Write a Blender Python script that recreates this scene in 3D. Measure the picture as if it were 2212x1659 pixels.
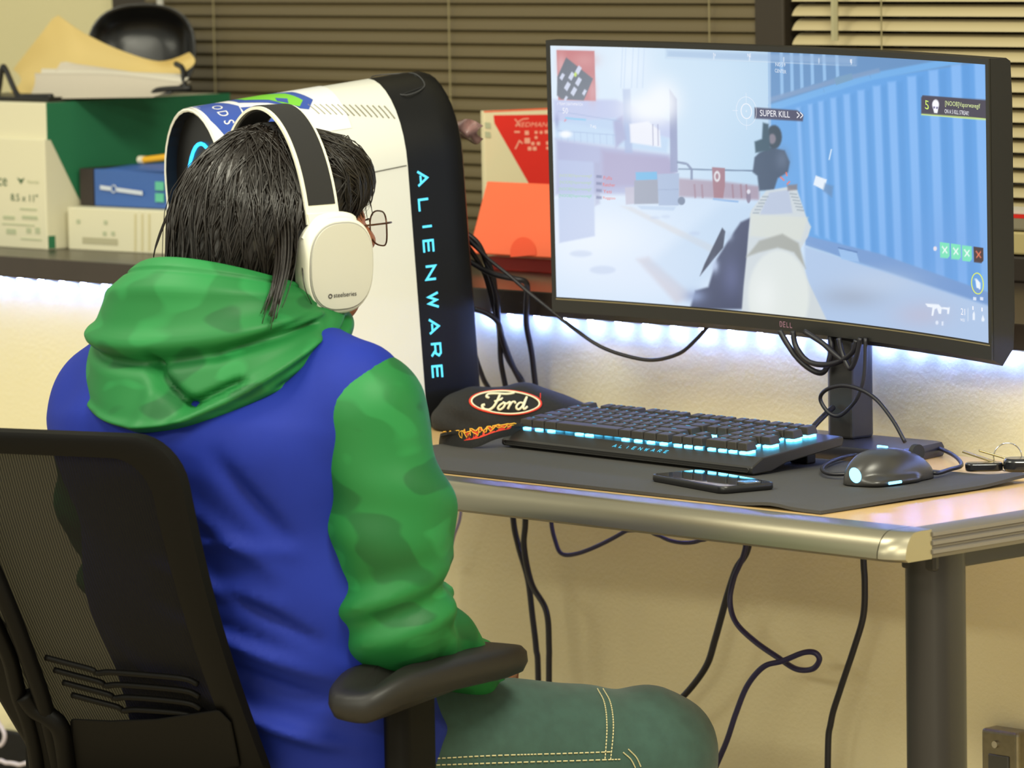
import bpy, math, random
import numpy as np
from mathutils import Vector, Matrix
from mathutils.bvhtree import BVHTree

for o in list(bpy.data.objects): bpy.data.objects.remove(o)
SC = bpy.context.scene
COL = SC.collection
random.seed(7); RNG = np.random.default_rng(7)

# ------------------------------------------------------------------ camera
W, H, FPX = 2212., 1659., 9914.6
YAW, PITCH, ROLL = .8074, .1022, -.0183
CAM = np.array([3.9404, -4.2533, 1.4218])
def _rot(yaw, pitch, roll):
    f = np.array([-math.sin(yaw)*math.cos(pitch), math.cos(yaw)*math.cos(pitch), -math.sin(pitch)])
    r = np.array([math.cos(yaw), math.sin(yaw), 0.]); u = np.cross(r, f)
    c, s = math.cos(roll), math.sin(roll)
    return np.array([c*r+s*u, -s*r+c*u, f])
RM = _rot(YAW, PITCH, ROLL)
def ray(x, y):
    d = RM.T @ np.array([(x-W/2)/FPX, -(y-H/2)/FPX, 1.]); return d/np.linalg.norm(d)
def onz(x, y, z): d = ray(x, y); return CAM+d*(z-CAM[2])/d[2]
def ony(x, y, Y): d = ray(x, y); return CAM+d*(Y-CAM[1])/d[1]
def onx(x, y, X): d = ray(x, y); return CAM+d*(X-CAM[0])/d[0]
def pj(P):
    c = (np.asarray(P, float)-CAM) @ RM.T
    return np.stack([W/2+FPX*c[..., 0]/c[..., 2], H/2-FPX*c[..., 1]/c[..., 2]], -1)
cd = bpy.data.cameras.new('camera'); cam = bpy.data.objects.new('camera', cd); COL.objects.link(cam)
cd.sensor_fit = 'HORIZONTAL'; cd.sensor_width = 36.; cd.lens = FPX/W*36.
cd.clip_start = .1; cd.clip_end = 60
cd.dof.use_dof = True; cd.dof.focus_distance = 5.5; cd.dof.aperture_fstop = 9.0
M = Matrix.Identity(4)
for i in range(3):
    M[i][0] = RM[0][i]; M[i][1] = RM[1][i]; M[i][2] = -RM[2][i]; M[i][3] = CAM[i]
cam.matrix_world = M
SC.camera = cam
VS = SC.view_settings
VS.view_transform = 'Standard'; VS.look = 'None'; VS.gamma = 1.0; VS.use_curve_mapping = False
VS.exposure = 0.0

# ------------------------------------------------------------------ light
wd = bpy.data.worlds.new('world'); SC.world = wd; wd.use_nodes = True
bg = wd.node_tree.nodes['Background']; bg.inputs[0].default_value = (.98, .97, .79, 1); bg.inputs[1].default_value = .62
def area(name, loc, sx, sy, watts, color, rot=(0, 0, 0)):
    l = bpy.data.lights.new(name, 'AREA'); l.shape = 'RECTANGLE'; l.size = sx; l.size_y = sy
    l.energy = watts; l.color = color
    o = bpy.data.objects.new(name, l); o.location = loc; o.rotation_euler = rot; COL.objects.link(o)
    o['label'] = 'unseen fluorescent ceiling light'; o['category'] = 'ceiling light'; o['group'] = 'ceiling lights'
    return o
WARM = (1.0, .97, .78)
area('ceiling_light', (-.7, -1.75, 2.7), 1.2, .6, 38, WARM)
area('ceiling_light', (1.9, -1.3, 2.7), 1.2, .6, 96, WARM)
area('ceiling_light', (.8, -4.2, 2.7), 1.2, .6, 80, WARM)
area('ceiling_light', (4.0, -7.0, 2.7), 2.4, .6, 330, WARM)  # unseen far lamp, added to light the wall under the desk
area('ceiling_light', (-1.6, -6.6, 2.7), 2.4, .6, 130, WARM)  # second added far lamp, out of view, for the same wall

# ------------------------------------------------------------------ helpers
def lin(c):
    c = [x/255. for x in c]
    return tuple(x/12.92 if x <= .04045 else ((x+.055)/1.055)**2.4 for x in c)
MATS = {}
def mat(name, c, rough=.5, metal=0., noise=0., nscale=40., bump=0., bscale=200., spec=.5, emit=None, estr=1., alpha=1., c2=None, sheen=0., coat=0.):
    if name in MATS: return MATS[name]
    m = bpy.data.materials.new(name); m.use_nodes = True
    nt = m.node_tree; b = nt.nodes['Principled BSDF']
    col = lin(c)+(1,)
    b.inputs['Base Color'].default_value = col
    b.inputs['Roughness'].default_value = rough
    b.inputs['Metallic'].default_value = metal
    b.inputs['Specular IOR Level'].default_value = spec
    if sheen: b.inputs['Sheen Weight'].default_value = sheen
    if coat: b.inputs['Coat Weight'].default_value = coat
    if noise or c2 or bump:
        tc = nt.nodes.new('ShaderNodeTexCoord')
    if noise or c2:
        n = nt.nodes.new('ShaderNodeTexNoise'); n.inputs['Scale'].default_value = nscale; n.inputs['Detail'].default_value = 4
        nt.links.new(tc.outputs['Object'], n.inputs['Vector'])
        mx = nt.nodes.new('ShaderNodeMix'); mx.data_type = 'RGBA'
        if c2: mx.inputs['A'].default_value = col; mx.inputs['B'].default_value = lin(c2)+(1,)
        else:
            mx.inputs['A'].default_value = tuple(x*(1-noise) for x in col[:3])+(1,)
            mx.inputs['B'].default_value = tuple(min(1, x*(1+noise)) for x in col[:3])+(1,)
        rmp = nt.nodes.new('ShaderNodeMapRange'); rmp.inputs[1].default_value = .35; rmp.inputs[2].default_value = .65
        nt.links.new(n.outputs['Fac'], rmp.inputs[0]); nt.links.new(rmp.outputs[0], mx.inputs['Factor'])
        nt.links.new(mx.outputs['Result'], b.inputs['Base Color'])
    if bump:
        n2 = nt.nodes.new('ShaderNodeTexNoise'); n2.inputs['Scale'].default_value = bscale; n2.inputs['Detail'].default_value = 3
        nt.links.new(tc.outputs['Object'], n2.inputs['Vector'])
        bp = nt.nodes.new('ShaderNodeBump'); bp.inputs['Strength'].default_value = bump; bp.inputs['Distance'].default_value = .002
        nt.links.new(n2.outputs['Fac'], bp.inputs['Height']); nt.links.new(bp.outputs['Normal'], b.inputs['Normal'])
    if emit:
        b.inputs['Emission Color'].default_value = lin(emit)+(1,); b.inputs['Emission Strength'].default_value = estr
    if alpha < 1: b.inputs['Alpha'].default_value = alpha
    MATS[name] = m; return m

def crom(P, n=6, closed=False):
    P = [np.asarray(p, float) for p in P]; out = []; k = len(P)
    for i in range(k if closed else k-1):
        p0 = P[(i-1) % k] if (closed or i > 0) else 2*P[0]-P[1]
        p1 = P[i]; p2 = P[(i+1) % k]
        p3 = P[(i+2) % k] if (closed or i+2 < k) else 2*P[-1]-P[-2]
        for j in range(n):
            t = j/n
            out.append(.5*((2*p1)+(-p0+p2)*t+(2*p0-5*p1+4*p2-p3)*t*t+(-p0+3*p1-3*p2+p3)*t**3))
    if not closed: out.append(P[-1])
    return out

class MB:
    def __init__(s): s.v = []; s.f = []
    def add(s, v, f):
        o = len(s.v); s.v += [tuple(map(float, x)) for x in v]; s.f += [tuple(i+o for i in q) for q in f]; return s
    def box(s, c, d, R=None):
        x, y, z = [k/2. for k in d]
        v = np.array([(a*x, b*y, e*z) for e in (-1, 1) for b in (-1, 1) for a in (-1, 1)])
        if R is not None: v = v @ np.asarray(R).T
        v = v+np.asarray(c)
        return s.add(v, [(0, 2, 3, 1), (4, 5, 7, 6), (0, 1, 5, 4), (2, 6, 7, 3), (0, 4, 6, 2), (1, 3, 7, 5)])
    def tube(s, P, r, seg=8, closed=False):
        P = [np.asarray(p, float) for p in P]; n = len(P)
        rr = r if hasattr(r, '__len__') else [r]*n
        T = []
        for i in range(n):
            a = P[(i-1) % n] if (closed or i > 0) else P[0]; b = P[(i+1) % n] if (closed or i < n-1) else P[-1]
            t = b-a; L = np.linalg.norm(t); T.append(t/L if L > 1e-12 else np.array([0, 0, 1.]))
        u = np.cross(T[0], [0, 0, 1.]);
        if np.linalg.norm(u) < 1e-3: u = np.cross(T[0], [0, 1., 0])
        u /= np.linalg.norm(u); V = []
        for i in range(n):
            u = u-T[i]*np.dot(u, T[i]); u /= np.linalg.norm(u); w = np.cross(T[i], u)
            for k in range(seg):
                a = 2*math.pi*k/seg; V.append(P[i]+rr[i]*(math.cos(a)*u+math.sin(a)*w))
        F = []
        for i in range(n if closed else n-1):
            j = (i+1) % n
            for k in range(seg):
                l = (k+1) % seg; F.append((i*seg+k, i*seg+l, j*seg+l, j*seg+k))
        if not closed:
            F.append(tuple(range(seg))[::-1]); F.append(tuple((n-1)*seg+k for k in range(seg)))
        return s.add(V, F)
    def loft(s, rings, closed=True, cap=True):
        m = len(rings[0]); V = [p for r in rings for p in r]; F = []
        for i in range(len(rings)-1):
            for k in range(m if closed else m-1):
                l = (k+1) % m; F.append((i*m+k, i*m+l, (i+1)*m+l, (i+1)*m+k))
        if cap and closed:
            F.append(tuple(range(m))[::-1]); F.append(tuple((len(rings)-1)*m+k for k in range(m)))
        return s.add(V, F)
    def prism(s, poly, fn, a, b):
        """poly: 2-D outline, fn(u, v, d) -> 3-D, from depth a to depth b"""
        return s.loft([[fn(u, v, a) for u, v in poly], [fn(u, v, b) for u, v in poly]])
    def cyl(s, c, r, h, axis=(0, 0, 1), seg=20):
        c = np.asarray(c, float); a = np.asarray(axis, float); a /= np.linalg.norm(a)
        return s.tube([c-a*h/2, c+a*h/2], r, seg)
    def obj(s, name, m, parent=None, smooth=None, bevel=0., seg=2, subd=0):
        me = bpy.data.meshes.new(name); me.from_pydata(s.v, [], s.f); me.update()
        return link(name, me, m, parent, smooth, bevel, seg, subd)
def fixn(me):
    import bmesh
    b = bmesh.new(); b.from_mesh(me); bmesh.ops.recalc_face_normals(b, faces=b.faces); b.to_mesh(me); b.free()
def link(name, me, m=None, parent=None, smooth=None, bevel=0., seg=2, subd=0):
    fixn(me)
    if m is not None:
        for q in (m if isinstance(m, (list, tuple)) else [m]): me.materials.append(q)
    if smooth is not None:
        me.shade_smooth()
        if smooth < 180: me.set_sharp_from_angle(angle=math.radians(smooth))
    o = bpy.data.objects.new(name, me); COL.objects.link(o)
    if parent is not None: o.parent = parent; o.matrix_parent_inverse = Matrix.Translation(-Vector(parent.location))
    if bevel:
        b = o.modifiers.new('bevel', 'BEVEL'); b.width = bevel; b.segments = seg; b.limit_method = 'ANGLE'; b.angle_limit = math.radians(35)
        b.harden_normals = False
    if subd:
        b = o.modifiers.new('sub', 'SUBSURF'); b.levels = subd; b.render_levels = subd
    return o
def tag(o, label=None, cat=None, group=None, kind=None):
    if label: o['label'] = label
    if cat: o['category'] = cat
    if group: o['group'] = group
    if kind: o['kind'] = kind
    return o
def thing(name, loc, label, cat, group=None):
    o = bpy.data.objects.new(name, None); o.location = tuple(map(float, loc)); o.empty_display_size = .05; COL.objects.link(o)
    return tag(o, label, cat, group)
def struct(o): o['kind'] = 'structure'; return o
def yawm(a):
    c, s = math.cos(a), math.sin(a); return np.array([[c, -s, 0], [s, c, 0], [0, 0, 1.]])

def textmesh(body, size, align='CENTER', space=1.0):
    cu = bpy.data.curves.new('t', 'FONT'); cu.body = body; cu.size = size; cu.align_x = align; cu.align_y = 'CENTER'
    cu.space_character = space; cu.resolution_u = 3
    o = bpy.data.objects.new('t', cu); COL.objects.link(o)
    bpy.context.view_layer.update()
    me = bpy.data.meshes.new_from_object(o.evaluated_get(bpy.context.evaluated_depsgraph_get()))
    V = np.array([v.co[:] for v in me.vertices]); F = [tuple(p.vertices) for p in me.polygons]
    bpy.data.objects.remove(o); bpy.data.curves.remove(cu); bpy.data.meshes.remove(me)
    return V, F
def text_on(name, body, size, fn, m, parent=None, align='CENTER', sx=1., space=1.):
    """fn(u, v) -> 3-D point of the printed letter outline"""
    V, F = textmesh(body, size, align, space)
    return MB().add([fn(x*sx, y) for x, y, _ in V], F).obj(name, m, parent)

GLY = {'A': [[(0, 0), (.5, 1), (1, 0)], [(.3, .3), (.78, .3)]], 'L': [[(.1, 1), (.1, 0), (.9, 0)]], 'I': [[(.5, 0), (.5, 1)]],
       'E': [[(.9, 1), (.1, 1), (.1, 0), (.9, 0)], [(.1, .5), (.85, .5)]], 'N': [[(.05, 0), (.05, 1), (.95, 0), (.95, 1)]],
       'W': [[(0, 1), (.27, 0), (.5, .8), (.73, 0), (1, 1)]], 'R': [[(.1, 0), (.1, 1), (.75, 1), (.92, .78), (.75, .45), (.1, .45)], [(.55, .45), (.95, 0)]],
       'D': [[(.1, 0), (.1, 1), (.6, 1), (.9, .7), (.9, .3), (.6, 0), (.1, 0)]]}
def strokes(ch, w, h):
    return [[(x*w-w/2, y*h-h/2) for x, y in s] for s in GLY[ch]]
def ribbon(mb, pl, wid, fn):
    """flat mitred stroke of a polyline; fn(u, v) -> 3-D"""
    P = [np.array(p, float) for p in pl]; n = len(P); L = []
    for i in range(n):
        a = P[max(i-1, 0)]; b = P[min(i+1, n-1)]
        d1 = P[i]-P[i-1] if i > 0 else P[1]-P[0]; d2 = P[i+1]-P[i] if i < n-1 else P[-1]-P[-2]
        d1 = d1/np.linalg.norm(d1); d2 = d2/np.linalg.norm(d2)
        n1 = np.array([-d1[1], d1[0]]); n2 = np.array([-d2[1], d2[0]]); m = n1+n2; q = np.linalg.norm(m)
        m = n1 if q < 1e-6 else m/q; k = wid/2/max(.35, np.dot(m, n1)); L.append((P[i]+m*k, P[i]-m*k))
    V = []; F = []
    for a, b in L: V += [fn(*a), fn(*b)]
    for i in range(n-1): F.append((2*i, 2*i+1, 2*i+3, 2*i+2))
    mb.add(V, F)

# -------- implicit surfaces (signed distance field -> surface nets)
def surfnet(F, lo, hi, h):
    ax = [np.arange(lo[i], hi[i]+h, h) for i in range(3)]
    X, Y, Z = np.meshgrid(*ax, indexing='ij'); sh = X.shape
    G = F(np.stack([X.ravel(), Y.ravel(), Z.ravel()], 1).astype(np.float32)).reshape(sh)
    ins = G < 0
    cs = tuple(k-1 for k in sh); cnt = np.zeros(cs); acc = np.zeros(cs+(3,))
    def sl(a, dx): return a[dx[0]:dx[0]+cs[0], dx[1]:dx[1]+cs[1], dx[2]:dx[2]+cs[2]]
    for ax_i in range(3):
        for p in (0, 1):
            for q in (0, 1):
                a = [0, 0, 0]; o = [k for k in range(3) if k != ax_i]; a[o[0]] = p; a[o[1]] = q
                b = list(a); b[ax_i] = 1
                ga, gb = sl(G, a), sl(G, b); mk = sl(ins, a) != sl(ins, b)
                t = np.where(mk, ga/np.where(mk, ga-gb, 1), 0)
                cnt += mk
                for k in range(3): acc[..., k] += np.where(mk, a[k]+(t if k == ax_i else 0), 0)
    act = cnt > 0; idx = -np.ones(cs, int); idx[act] = np.arange(act.sum())
    ci = np.argwhere(act); V = (ci+acc[act]/cnt[act][:, None])*h+np.array([ax[k][0] for k in range(3)])
    Fc = []
    for k in range(3):
        o = [j for j in range(3) if j != k]
        a = [slice(None)]*3; b = [slice(None)]*3; a[k] = slice(0, -1); b[k] = slice(1, None)
        e = np.argwhere(ins[tuple(a)] != ins[tuple(b)])
        ok = np.ones(len(e), bool)
        for j in o: ok &= (e[:, j] > 0) & (e[:, j] < cs[j])
        e = e[ok]; e = e[e[:, k] < cs[k]]
        q = []
        for da, db in ((0, 0), (-1, 0), (-1, -1), (0, -1)):
            w = e.copy(); w[:, o[0]] += da; w[:, o[1]] += db; q.append(idx[w[:, 0], w[:, 1], w[:, 2]])
        q = np.stack(q, 1); Fc.append(q[(q >= 0).all(1)])
    return V, np.concatenate(Fc).tolist()
def cap_(p, a, b, ra, rb, s=(1, 1, 1)):
    s = np.array(s, np.float32); p = p*s; a = np.array(a, np.float32)*s; b = np.array(b, np.float32)*s
    d = b-a; t = np.clip(((p-a)@d)/max(1e-9, d@d), 0, 1)
    return np.linalg.norm(p-a-t[:, None]*d, axis=1)-(ra+(rb-ra)*t)
def ell(p, c, r):
    r = np.array(r, np.float32); q = (p-np.array(c, np.float32))/r
    k = np.linalg.norm(q, axis=1); return (k-1)*r.min()*1.0
def smin(a, b, k=.03):
    h = np.clip(.5+.5*(b-a)/k, 0, 1); return b*(1-h)+a*h-k*h*(1-h)
def seg2(p, a, b):
    a = np.array(a, np.float32); b = np.array(b, np.float32); d = b-a
    t = np.clip(((p-a)@d)/(d@d), 0, 1); return np.linalg.norm(p-a-t[:, None]*d, axis=1), t
def sdf_obj(name, F, lo, hi, h, m, parent, to_world, smooth_it=2):
    V, Fc = surfnet(F, lo, hi, h)
    me = bpy.data.meshes.new(name); me.from_pydata([tuple(v) for v in to_world(V)], [], Fc); me.update()
    o = link(name, me, m, parent, 180)
    if smooth_it:
        s = o.modifiers.new('smooth', 'SMOOTH'); s.factor = .5; s.iterations = smooth_it
    return o
def bvh_of(o): return BVHTree.FromPolygons([v.co[:] for v in o.data.vertices], [tuple(p.vertices) for p in o.data.polygons])
def drape(bv, x, y, off=.001):
    d = ray(x, y); h = bv.ray_cast(Vector(CAM), Vector(d))
    if h[0] is None: return None
    n = h[1] if h[1].dot(Vector(d)) < 0 else -h[1]
    return np.array(h[0]+n*off)
# ------------------------------------------------------------------ setting
YW = .12            # face of the lower wall
YU = .66            # upper wall / window plane behind the deep ledge
ZL = .908           # ledge top
m_wall = mat('wall_paint', (230, 219, 178), .8, bump=.35, bscale=160, noise=.03, nscale=3)
m_upper = mat('upper_wall_paint', (226, 216, 170), .8, bump=.3, bscale=160)
m_black = mat('black_rubber', (16, 15, 14), .6, spec=.3)
m_floor = mat('beige_bounce_floor', (186, 170, 138), .5, noise=.08, nscale=30)  # unseen floor, pale beige picked to bounce light under the desk
m_ledge = mat('dark_bronze_ledge', (58, 49, 42), .32, noise=.05, nscale=20, spec=.5)
m_frame = mat('bronze_window_frame', (62, 54, 44), .45, metal=.3)
m_night = mat('night_window_glass', (6, 6, 7), .08)
struct(MB().box((-1, YW+.05, .435), (9, .1, .87)).obj('wall_back', m_wall))
wl = ony(266, 30, YU)[0]; wl2 = ony(350, 30, YU)[0]; wm1 = ony(1675, 40, YU)[0]; wm2 = ony(1738, 40, YU)[0]
WR = wm2+1.75
struct(MB().box(((wl-6)/2, YU+.05, 1.8), (6+wl, .1, 1.9)).box(((wl+WR)/2, YU+.05, 2.45), (WR-wl, .1, .6)).box((WR+1., YU+.05, 1.8), (2, .1, 1.9)).obj('wall_upper', m_upper))
struct(MB().box((-1, -3, -.02), (9, 7.5, .04)).obj('floor', m_floor))
struct(MB().box((-1, YW-.007, .0765), (9, .014, .153)).obj('baseboard_back', m_black, bevel=.004))
ledge = struct(MB().box((-1, (.085+YU)/2, ZL-.0165), (9, YU-.085, .033)).obj('trim_1', m_ledge, bevel=.002))
ledge['label'] = 'dark brown window ledge running the length of the wall'
# windows: frame and dark night glass
def window(n, x0, x1):
    m = MB(); z0, z1 = ZL, 2.15
    o = struct(m.box(((x0+x1)/2, YU+.09, (z0+z1)/2), (x1-x0, .006, z1-z0)).obj('window_%d' % n, m_night))
    f = MB(); t = .05
    f.box((x0+t/2, YU+.05, (z0+z1)/2), (t, .10, z1-z0)); f.box((x1-t/2, YU+.05, (z0+z1)/2), (t, .10, z1-z0))
    f.box(((x0+x1)/2, YU+.05, z1-t/2), (x1-x0-2*t, .10, t)); f.box(((x0+x1)/2, YU+.05, z0+.015), (x1-x0-2*t, .10, .03))
    f.obj('window_frame', m_frame, o, bevel=.002)
    return o
window(1, wl, (wm1+wm2)/2); window(2, (wm1+wm2)/2, WR)
struct(MB().box(((wl+wl2)/2, YU-.012, 1.5), (wl2-wl, .026, 1.2)).box(((wm1+wm2)/2, YU-.02, 1.5), (wm2-wm1, .05, 1.2)).obj('trim_2', m_frame, bevel=.003))

# venetian blinds, one object per slat
def blind(x0, x1, tilt, m, label, n=36, pitch=.0207, zb=.925, cords=()):
    b = thing('window_blind', ((x0+x1)/2, YU-.03, zb), label, 'blind', 'venetian blinds')
    prof = []
    for k in range(7):
        s = (k/6-.5)*.0255; c = .0032*(1-(2*k/6-1)**2)
        ct, st = math.cos(tilt), math.sin(tilt)
        prof.append((s*ct-c*st*0-c*math.sin(tilt)*1., s*st+c*math.cos(tilt)))
    def pr(off): return [(y, z+off) for y, z in prof]
    ring = [(y, z) for y, z in prof]+[(y, z-.0006) for y, z in prof[::-1]]
    mb = MB(); L = (x1-x0)/2
    mb.loft([[(-L, y, z) for y, z in ring], [(L, y, z) for y, z in ring]])
    me = bpy.data.meshes.new('slat'); me.from_pydata(mb.v, [], mb.f); fixn(me); me.shade_smooth(); me.set_sharp_from_angle(angle=.9); me.materials.append(m)
    for i in range(n):
        o = bpy.data.objects.new('slat', me); COL.objects.link(o); o.parent = b
        o.location = (0, 0, .02+i*pitch)
    MB().box(((x0+x1)/2, YU-.03, zb+.002), (x1-x0, .024, .012)).obj('bottom_rail', m, b, bevel=.002)
    for cx in cords:
        MB().tube([(cx, YU-.046, zb), (cx, YU-.046, zb+n*pitch)], .0011, 6).obj('ladder_cord', mat('blind_cord', (150, 138, 100), .8), b)
    return b
m_sl1 = mat('slat_shaded_olive', (106, 93, 64), .45); m_sl2 = mat('slat_lit_cream', (196, 180, 138), .38)  # left slats coloured as shaded, right slats as catching the ceiling light
blind(wl2, wm1, math.radians(60), m_sl1, 'closed venetian blind with shade put into its olive brown colour behind the computer tower', cords=[ony(462, 60, YU-.046)[0], ony(970, 60, YU-.046)[0], ony(1532, 40, YU-.046)[0]])
bl2 = blind(wm2+.012, WR-.03, math.radians(38), m_sl2, 'half open venetian blind with light put into its cream colour behind the right edge of the monitor', cords=[ony(1904, 50, YU-.046)[0]])
x0 = ony(1805, 40, YU-.06)
MB().tube([(x0[0], YU-.062, 1.75), (x0[0], YU-.062, ony(1808, 88, YU-.062)[2])], .0055, 6).obj('tilt_wand', mat('clear_plastic_wand', (176, 168, 130), .25), bl2)
x0 = ony(362, 20, YU-.06)
tag(MB().tube([(x0[0], YU-.075, 1.75), (x0[0], YU-.075, ony(360, 24, YU-.075)[2])], .006, 6).obj('tilt_wand', mat('white_wand', (205, 200, 190), .3)), 'pale plastic wand hanging by the window frame at upper left', 'blind wand')

# LED strip under the ledge
m_led = mat('led_emitter', (210, 220, 255), .4, emit=(150, 170, 255), estr=1.)
def emis(name, c, s):
    m = bpy.data.materials.new(name); m.use_nodes = True; nt = m.node_tree; nt.nodes.clear()
    e = nt.nodes.new('ShaderNodeEmission'); e.inputs[0].default_value = tuple(c)+(1,); e.inputs[1].default_value = s
    o = nt.nodes.new('ShaderNodeOutputMaterial'); nt.links.new(e.outputs[0], o.inputs[0]); return m
m_led = emis('led_blue', (.20, .33, 1.0), 420.)
xs0 = ony(11, 605, YW)[0]; LP = (ony(239, 625, YW)[0]-xs0)/5
strip = tag(MB().box((-.7, YW-.011, ZL-.0345), (4.6, .010, .003)).obj('led_strip', mat('led_tape', (225, 225, 225), .6)), 'blue violet LED light strip stuck under the dark ledge', 'light strip')
me = bpy.data.meshes.new('led'); q = MB().box((0, 0, 0), (.006, .005, .0025)); me.from_pydata(q.v, [], q.f); fixn(me); me.materials.append(m_led)
for i in range(-14, 78):
    x = xs0+i*LP
    if x > 1.55: break
    o = bpy.data.objects.new('led', me); COL.objects.link(o); o.parent = strip; o.location = (x, YW-.011, ZL-.0372)

# outlet box low on the wall
p = ony(2118, 1572, YW-.03); q = ony(2198, 1590, YW-.03); ow = q[0]-p[0]
ol = thing('outlet_cover', (p[0]+ow/2, YW, p[2]-.12), 'brushed steel outlet cover low on the wall beside the desk leg', 'outlet')
m_steel = mat('brushed_steel', (140, 132, 112), .32, metal=.9, noise=.1, nscale=60)
MB().box((p[0]+ow/2, YW-.015, p[2]-.06), (ow, .03, .12)).obj('cover_plate', m_steel, ol, bevel=.005, seg=3)
MB().cyl((p[0]+ow*.42, YW-.0315, p[2]-.018), .0045, .004, (0, 1, 0), 14).obj('screw', mat('screw_steel', (190, 185, 175), .25, metal=1.), ol, 40)
for dz in (-.045, -.085):
    MB().box((p[0]+ow*.5, YW-.031, p[2]+dz), (.033, .003, .028)).obj('socket', mat('grey_socket', (70, 68, 62), .5), ol, bevel=.004)
# ------------------------------------------------------------------ desk
ZD = .74; XR = .644; XL = -.78; YB = .068; YF = -.464
m_maple = mat('maple_laminate', (214, 178, 122), .28, noise=.06, nscale=5, coat=.2)
m_trim = mat('champagne_metal_trim', (156, 149, 128), .31, metal=.85)
m_trim2 = mat('grey_ribbed_edge', (122, 116, 108), .42, metal=.4)
m_leg = mat('dark_grey_leg', (44, 41, 39), .42, metal=.3)
desk = thing('desk', ((XL+XR)/2, (YB+YF)/2, 0), 'maple topped office desk with champagne metal front edge', 'desk')
TH = .031
MB().box(((XL+XR-.02)/2, (YB+YF)/2, ZD-TH/2), (XR-.02-XL, YB-YF, TH)).obj('desk_top', m_maple, desk, bevel=.001)
# rounded front trim: profile in (y, z), extruded along x
def trimprof(s=1.):
    pr = [(YF, ZD+.0005)]
    for k in range(13):
        a = math.pi/2*k/12
        pr.append((YF-.030-.026*math.sin(a), ZD-.0295+.030*math.cos(a)))
    pr += [(YF-.050, ZD-.033), (YF, ZD-.033)]
    return pr
pr = trimprof()
xe = XR-.004
MB().loft([[(XL, y, z) for y, z in pr], [(xe-.028, y, z) for y, z in pr]]).obj('front_trim', m_trim, desk, 40)
rg = []
for k in range(7):
    t = k/6; sc = math.sqrt(max(0, 1-t*t*.85))
    rg.append([(xe-.0265+.030*t, YF+(y-YF)*(1-.22*t*t), (ZD-.033)+(z-ZD+.033)*(1-.02*t)) for y, z in pr])
MB().loft(rg).obj('trim_end_cap', m_trim, desk, 40)
# ribbed right edge
pf = [(0, -TH-.001), (0, .0005)]; n = 3
pts = [(-.022, .0005)]
for k in range(n):
    z0 = -.002-k*.0098
    pts += [(.0, z0), (.0035, z0-.002), (.0035, z0-.0058), (.0, z0-.0078)]
pts += [(-.002, -TH-.002), (-.022, -TH-.002)]
MB().loft([[(XR-.002+x, YF, ZD+z) for x, z in pts], [(XR-.002+x, YB, ZD+z) for x, z in pts]]).obj('ribbed_side_edge', m_trim2, desk, 30)
for sx, lx in ((1, ony(2021, 1300, -.40)[0]), (-1, XL+.09)):
    ly = -.40 if sx > 0 else -.22
    lg = MB(); ring = []
    for k in range(28):
        a = 2*math.pi*k/28; ring.append((math.copysign(abs(math.cos(a))**.75, math.cos(a))*.031, math.copysign(abs(math.sin(a))**.75, math.sin(a))*.031))
    lg.loft([[(lx+u, ly+v, z) for u, v in ring] for z in (.03, ZD-TH-.001)]).obj('leg', m_leg, desk, 50)
    MB().box((lx, -.2, .018), (.06, .56, .036)).obj('foot', m_leg, desk, bevel=.01)
    MB().box((lx, -.2, ZD-TH-.012), (.05, .46, .022)).obj('support_bracket', m_leg, desk, bevel=.003)
MB().cyl((ony(2083, 1196, -.37)[0], -.37, ZD-TH-.007), .008, .014).obj('bolt', m_black, desk, 40)

# ------------------------------------------------------------------ desk mat
m_mat = mat('desk_mat_fabric', (62, 60, 57), .85, noise=.08, nscale=500, bump=.25, bscale=1500)
x0, x1, y0, y1 = -.36, .468, YF+.012, -.085
NX, NY = 64, 26; V = []; F = []
def matz(x, y):
    z = 0.
    z += .0035*math.exp(-(((x-.39)/.03)**2+((y+.45)/.03)**2))+.0035*math.exp(-(((x-.45)/.02)**2+((y+.28)/.1)**2))
    z += .007*math.exp(-(((x-.455)/.035)**2+((y+.09)/.06)**2))
    return z
for k in (0, 1):
    for j in range(NY+1):
        for i in range(NX+1):
            x = x0+(x1-x0)*i/NX; y = y0+(y1-y0)*j/NY
            V.append((x, y, ZD+.0008+matz(x, y)+(.0038 if k == 0 else 0)))
def ix(k, i, j): return k*(NX+1)*(NY+1)+j*(NX+1)+i
for j in range(NY):
    for i in range(NX):
        F.append((ix(0, i, j), ix(0, i+1, j), ix(0, i+1, j+1), ix(0, i, j+1))); F.append((ix(1, i, j), ix(1, i, j+1), ix(1, i+1, j+1), ix(1, i+1, j)))
for i in range(NX): F.append((ix(1, i, 0), ix(1, i+1, 0), ix(0, i+1, 0), ix(0, i, 0))); F.append((ix(0, i, NY), ix(0, i+1, NY), ix(1, i+1, NY), ix(1, i, NY)))
for j in range(NY): F.append((ix(0, 0, j), ix(0, 0, j+1), ix(1, 0, j+1), ix(1, 0, j))); F.append((ix(1, NX, j), ix(1, NX, j+1), ix(0, NX, j+1), ix(0, NX, j)))
tag(MB().add(V, F).obj('desk_mat', m_mat, None, 50), 'wide black fabric desk mat under the keyboard and mouse', 'desk mat')
ZM = ZD+.0048

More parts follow.
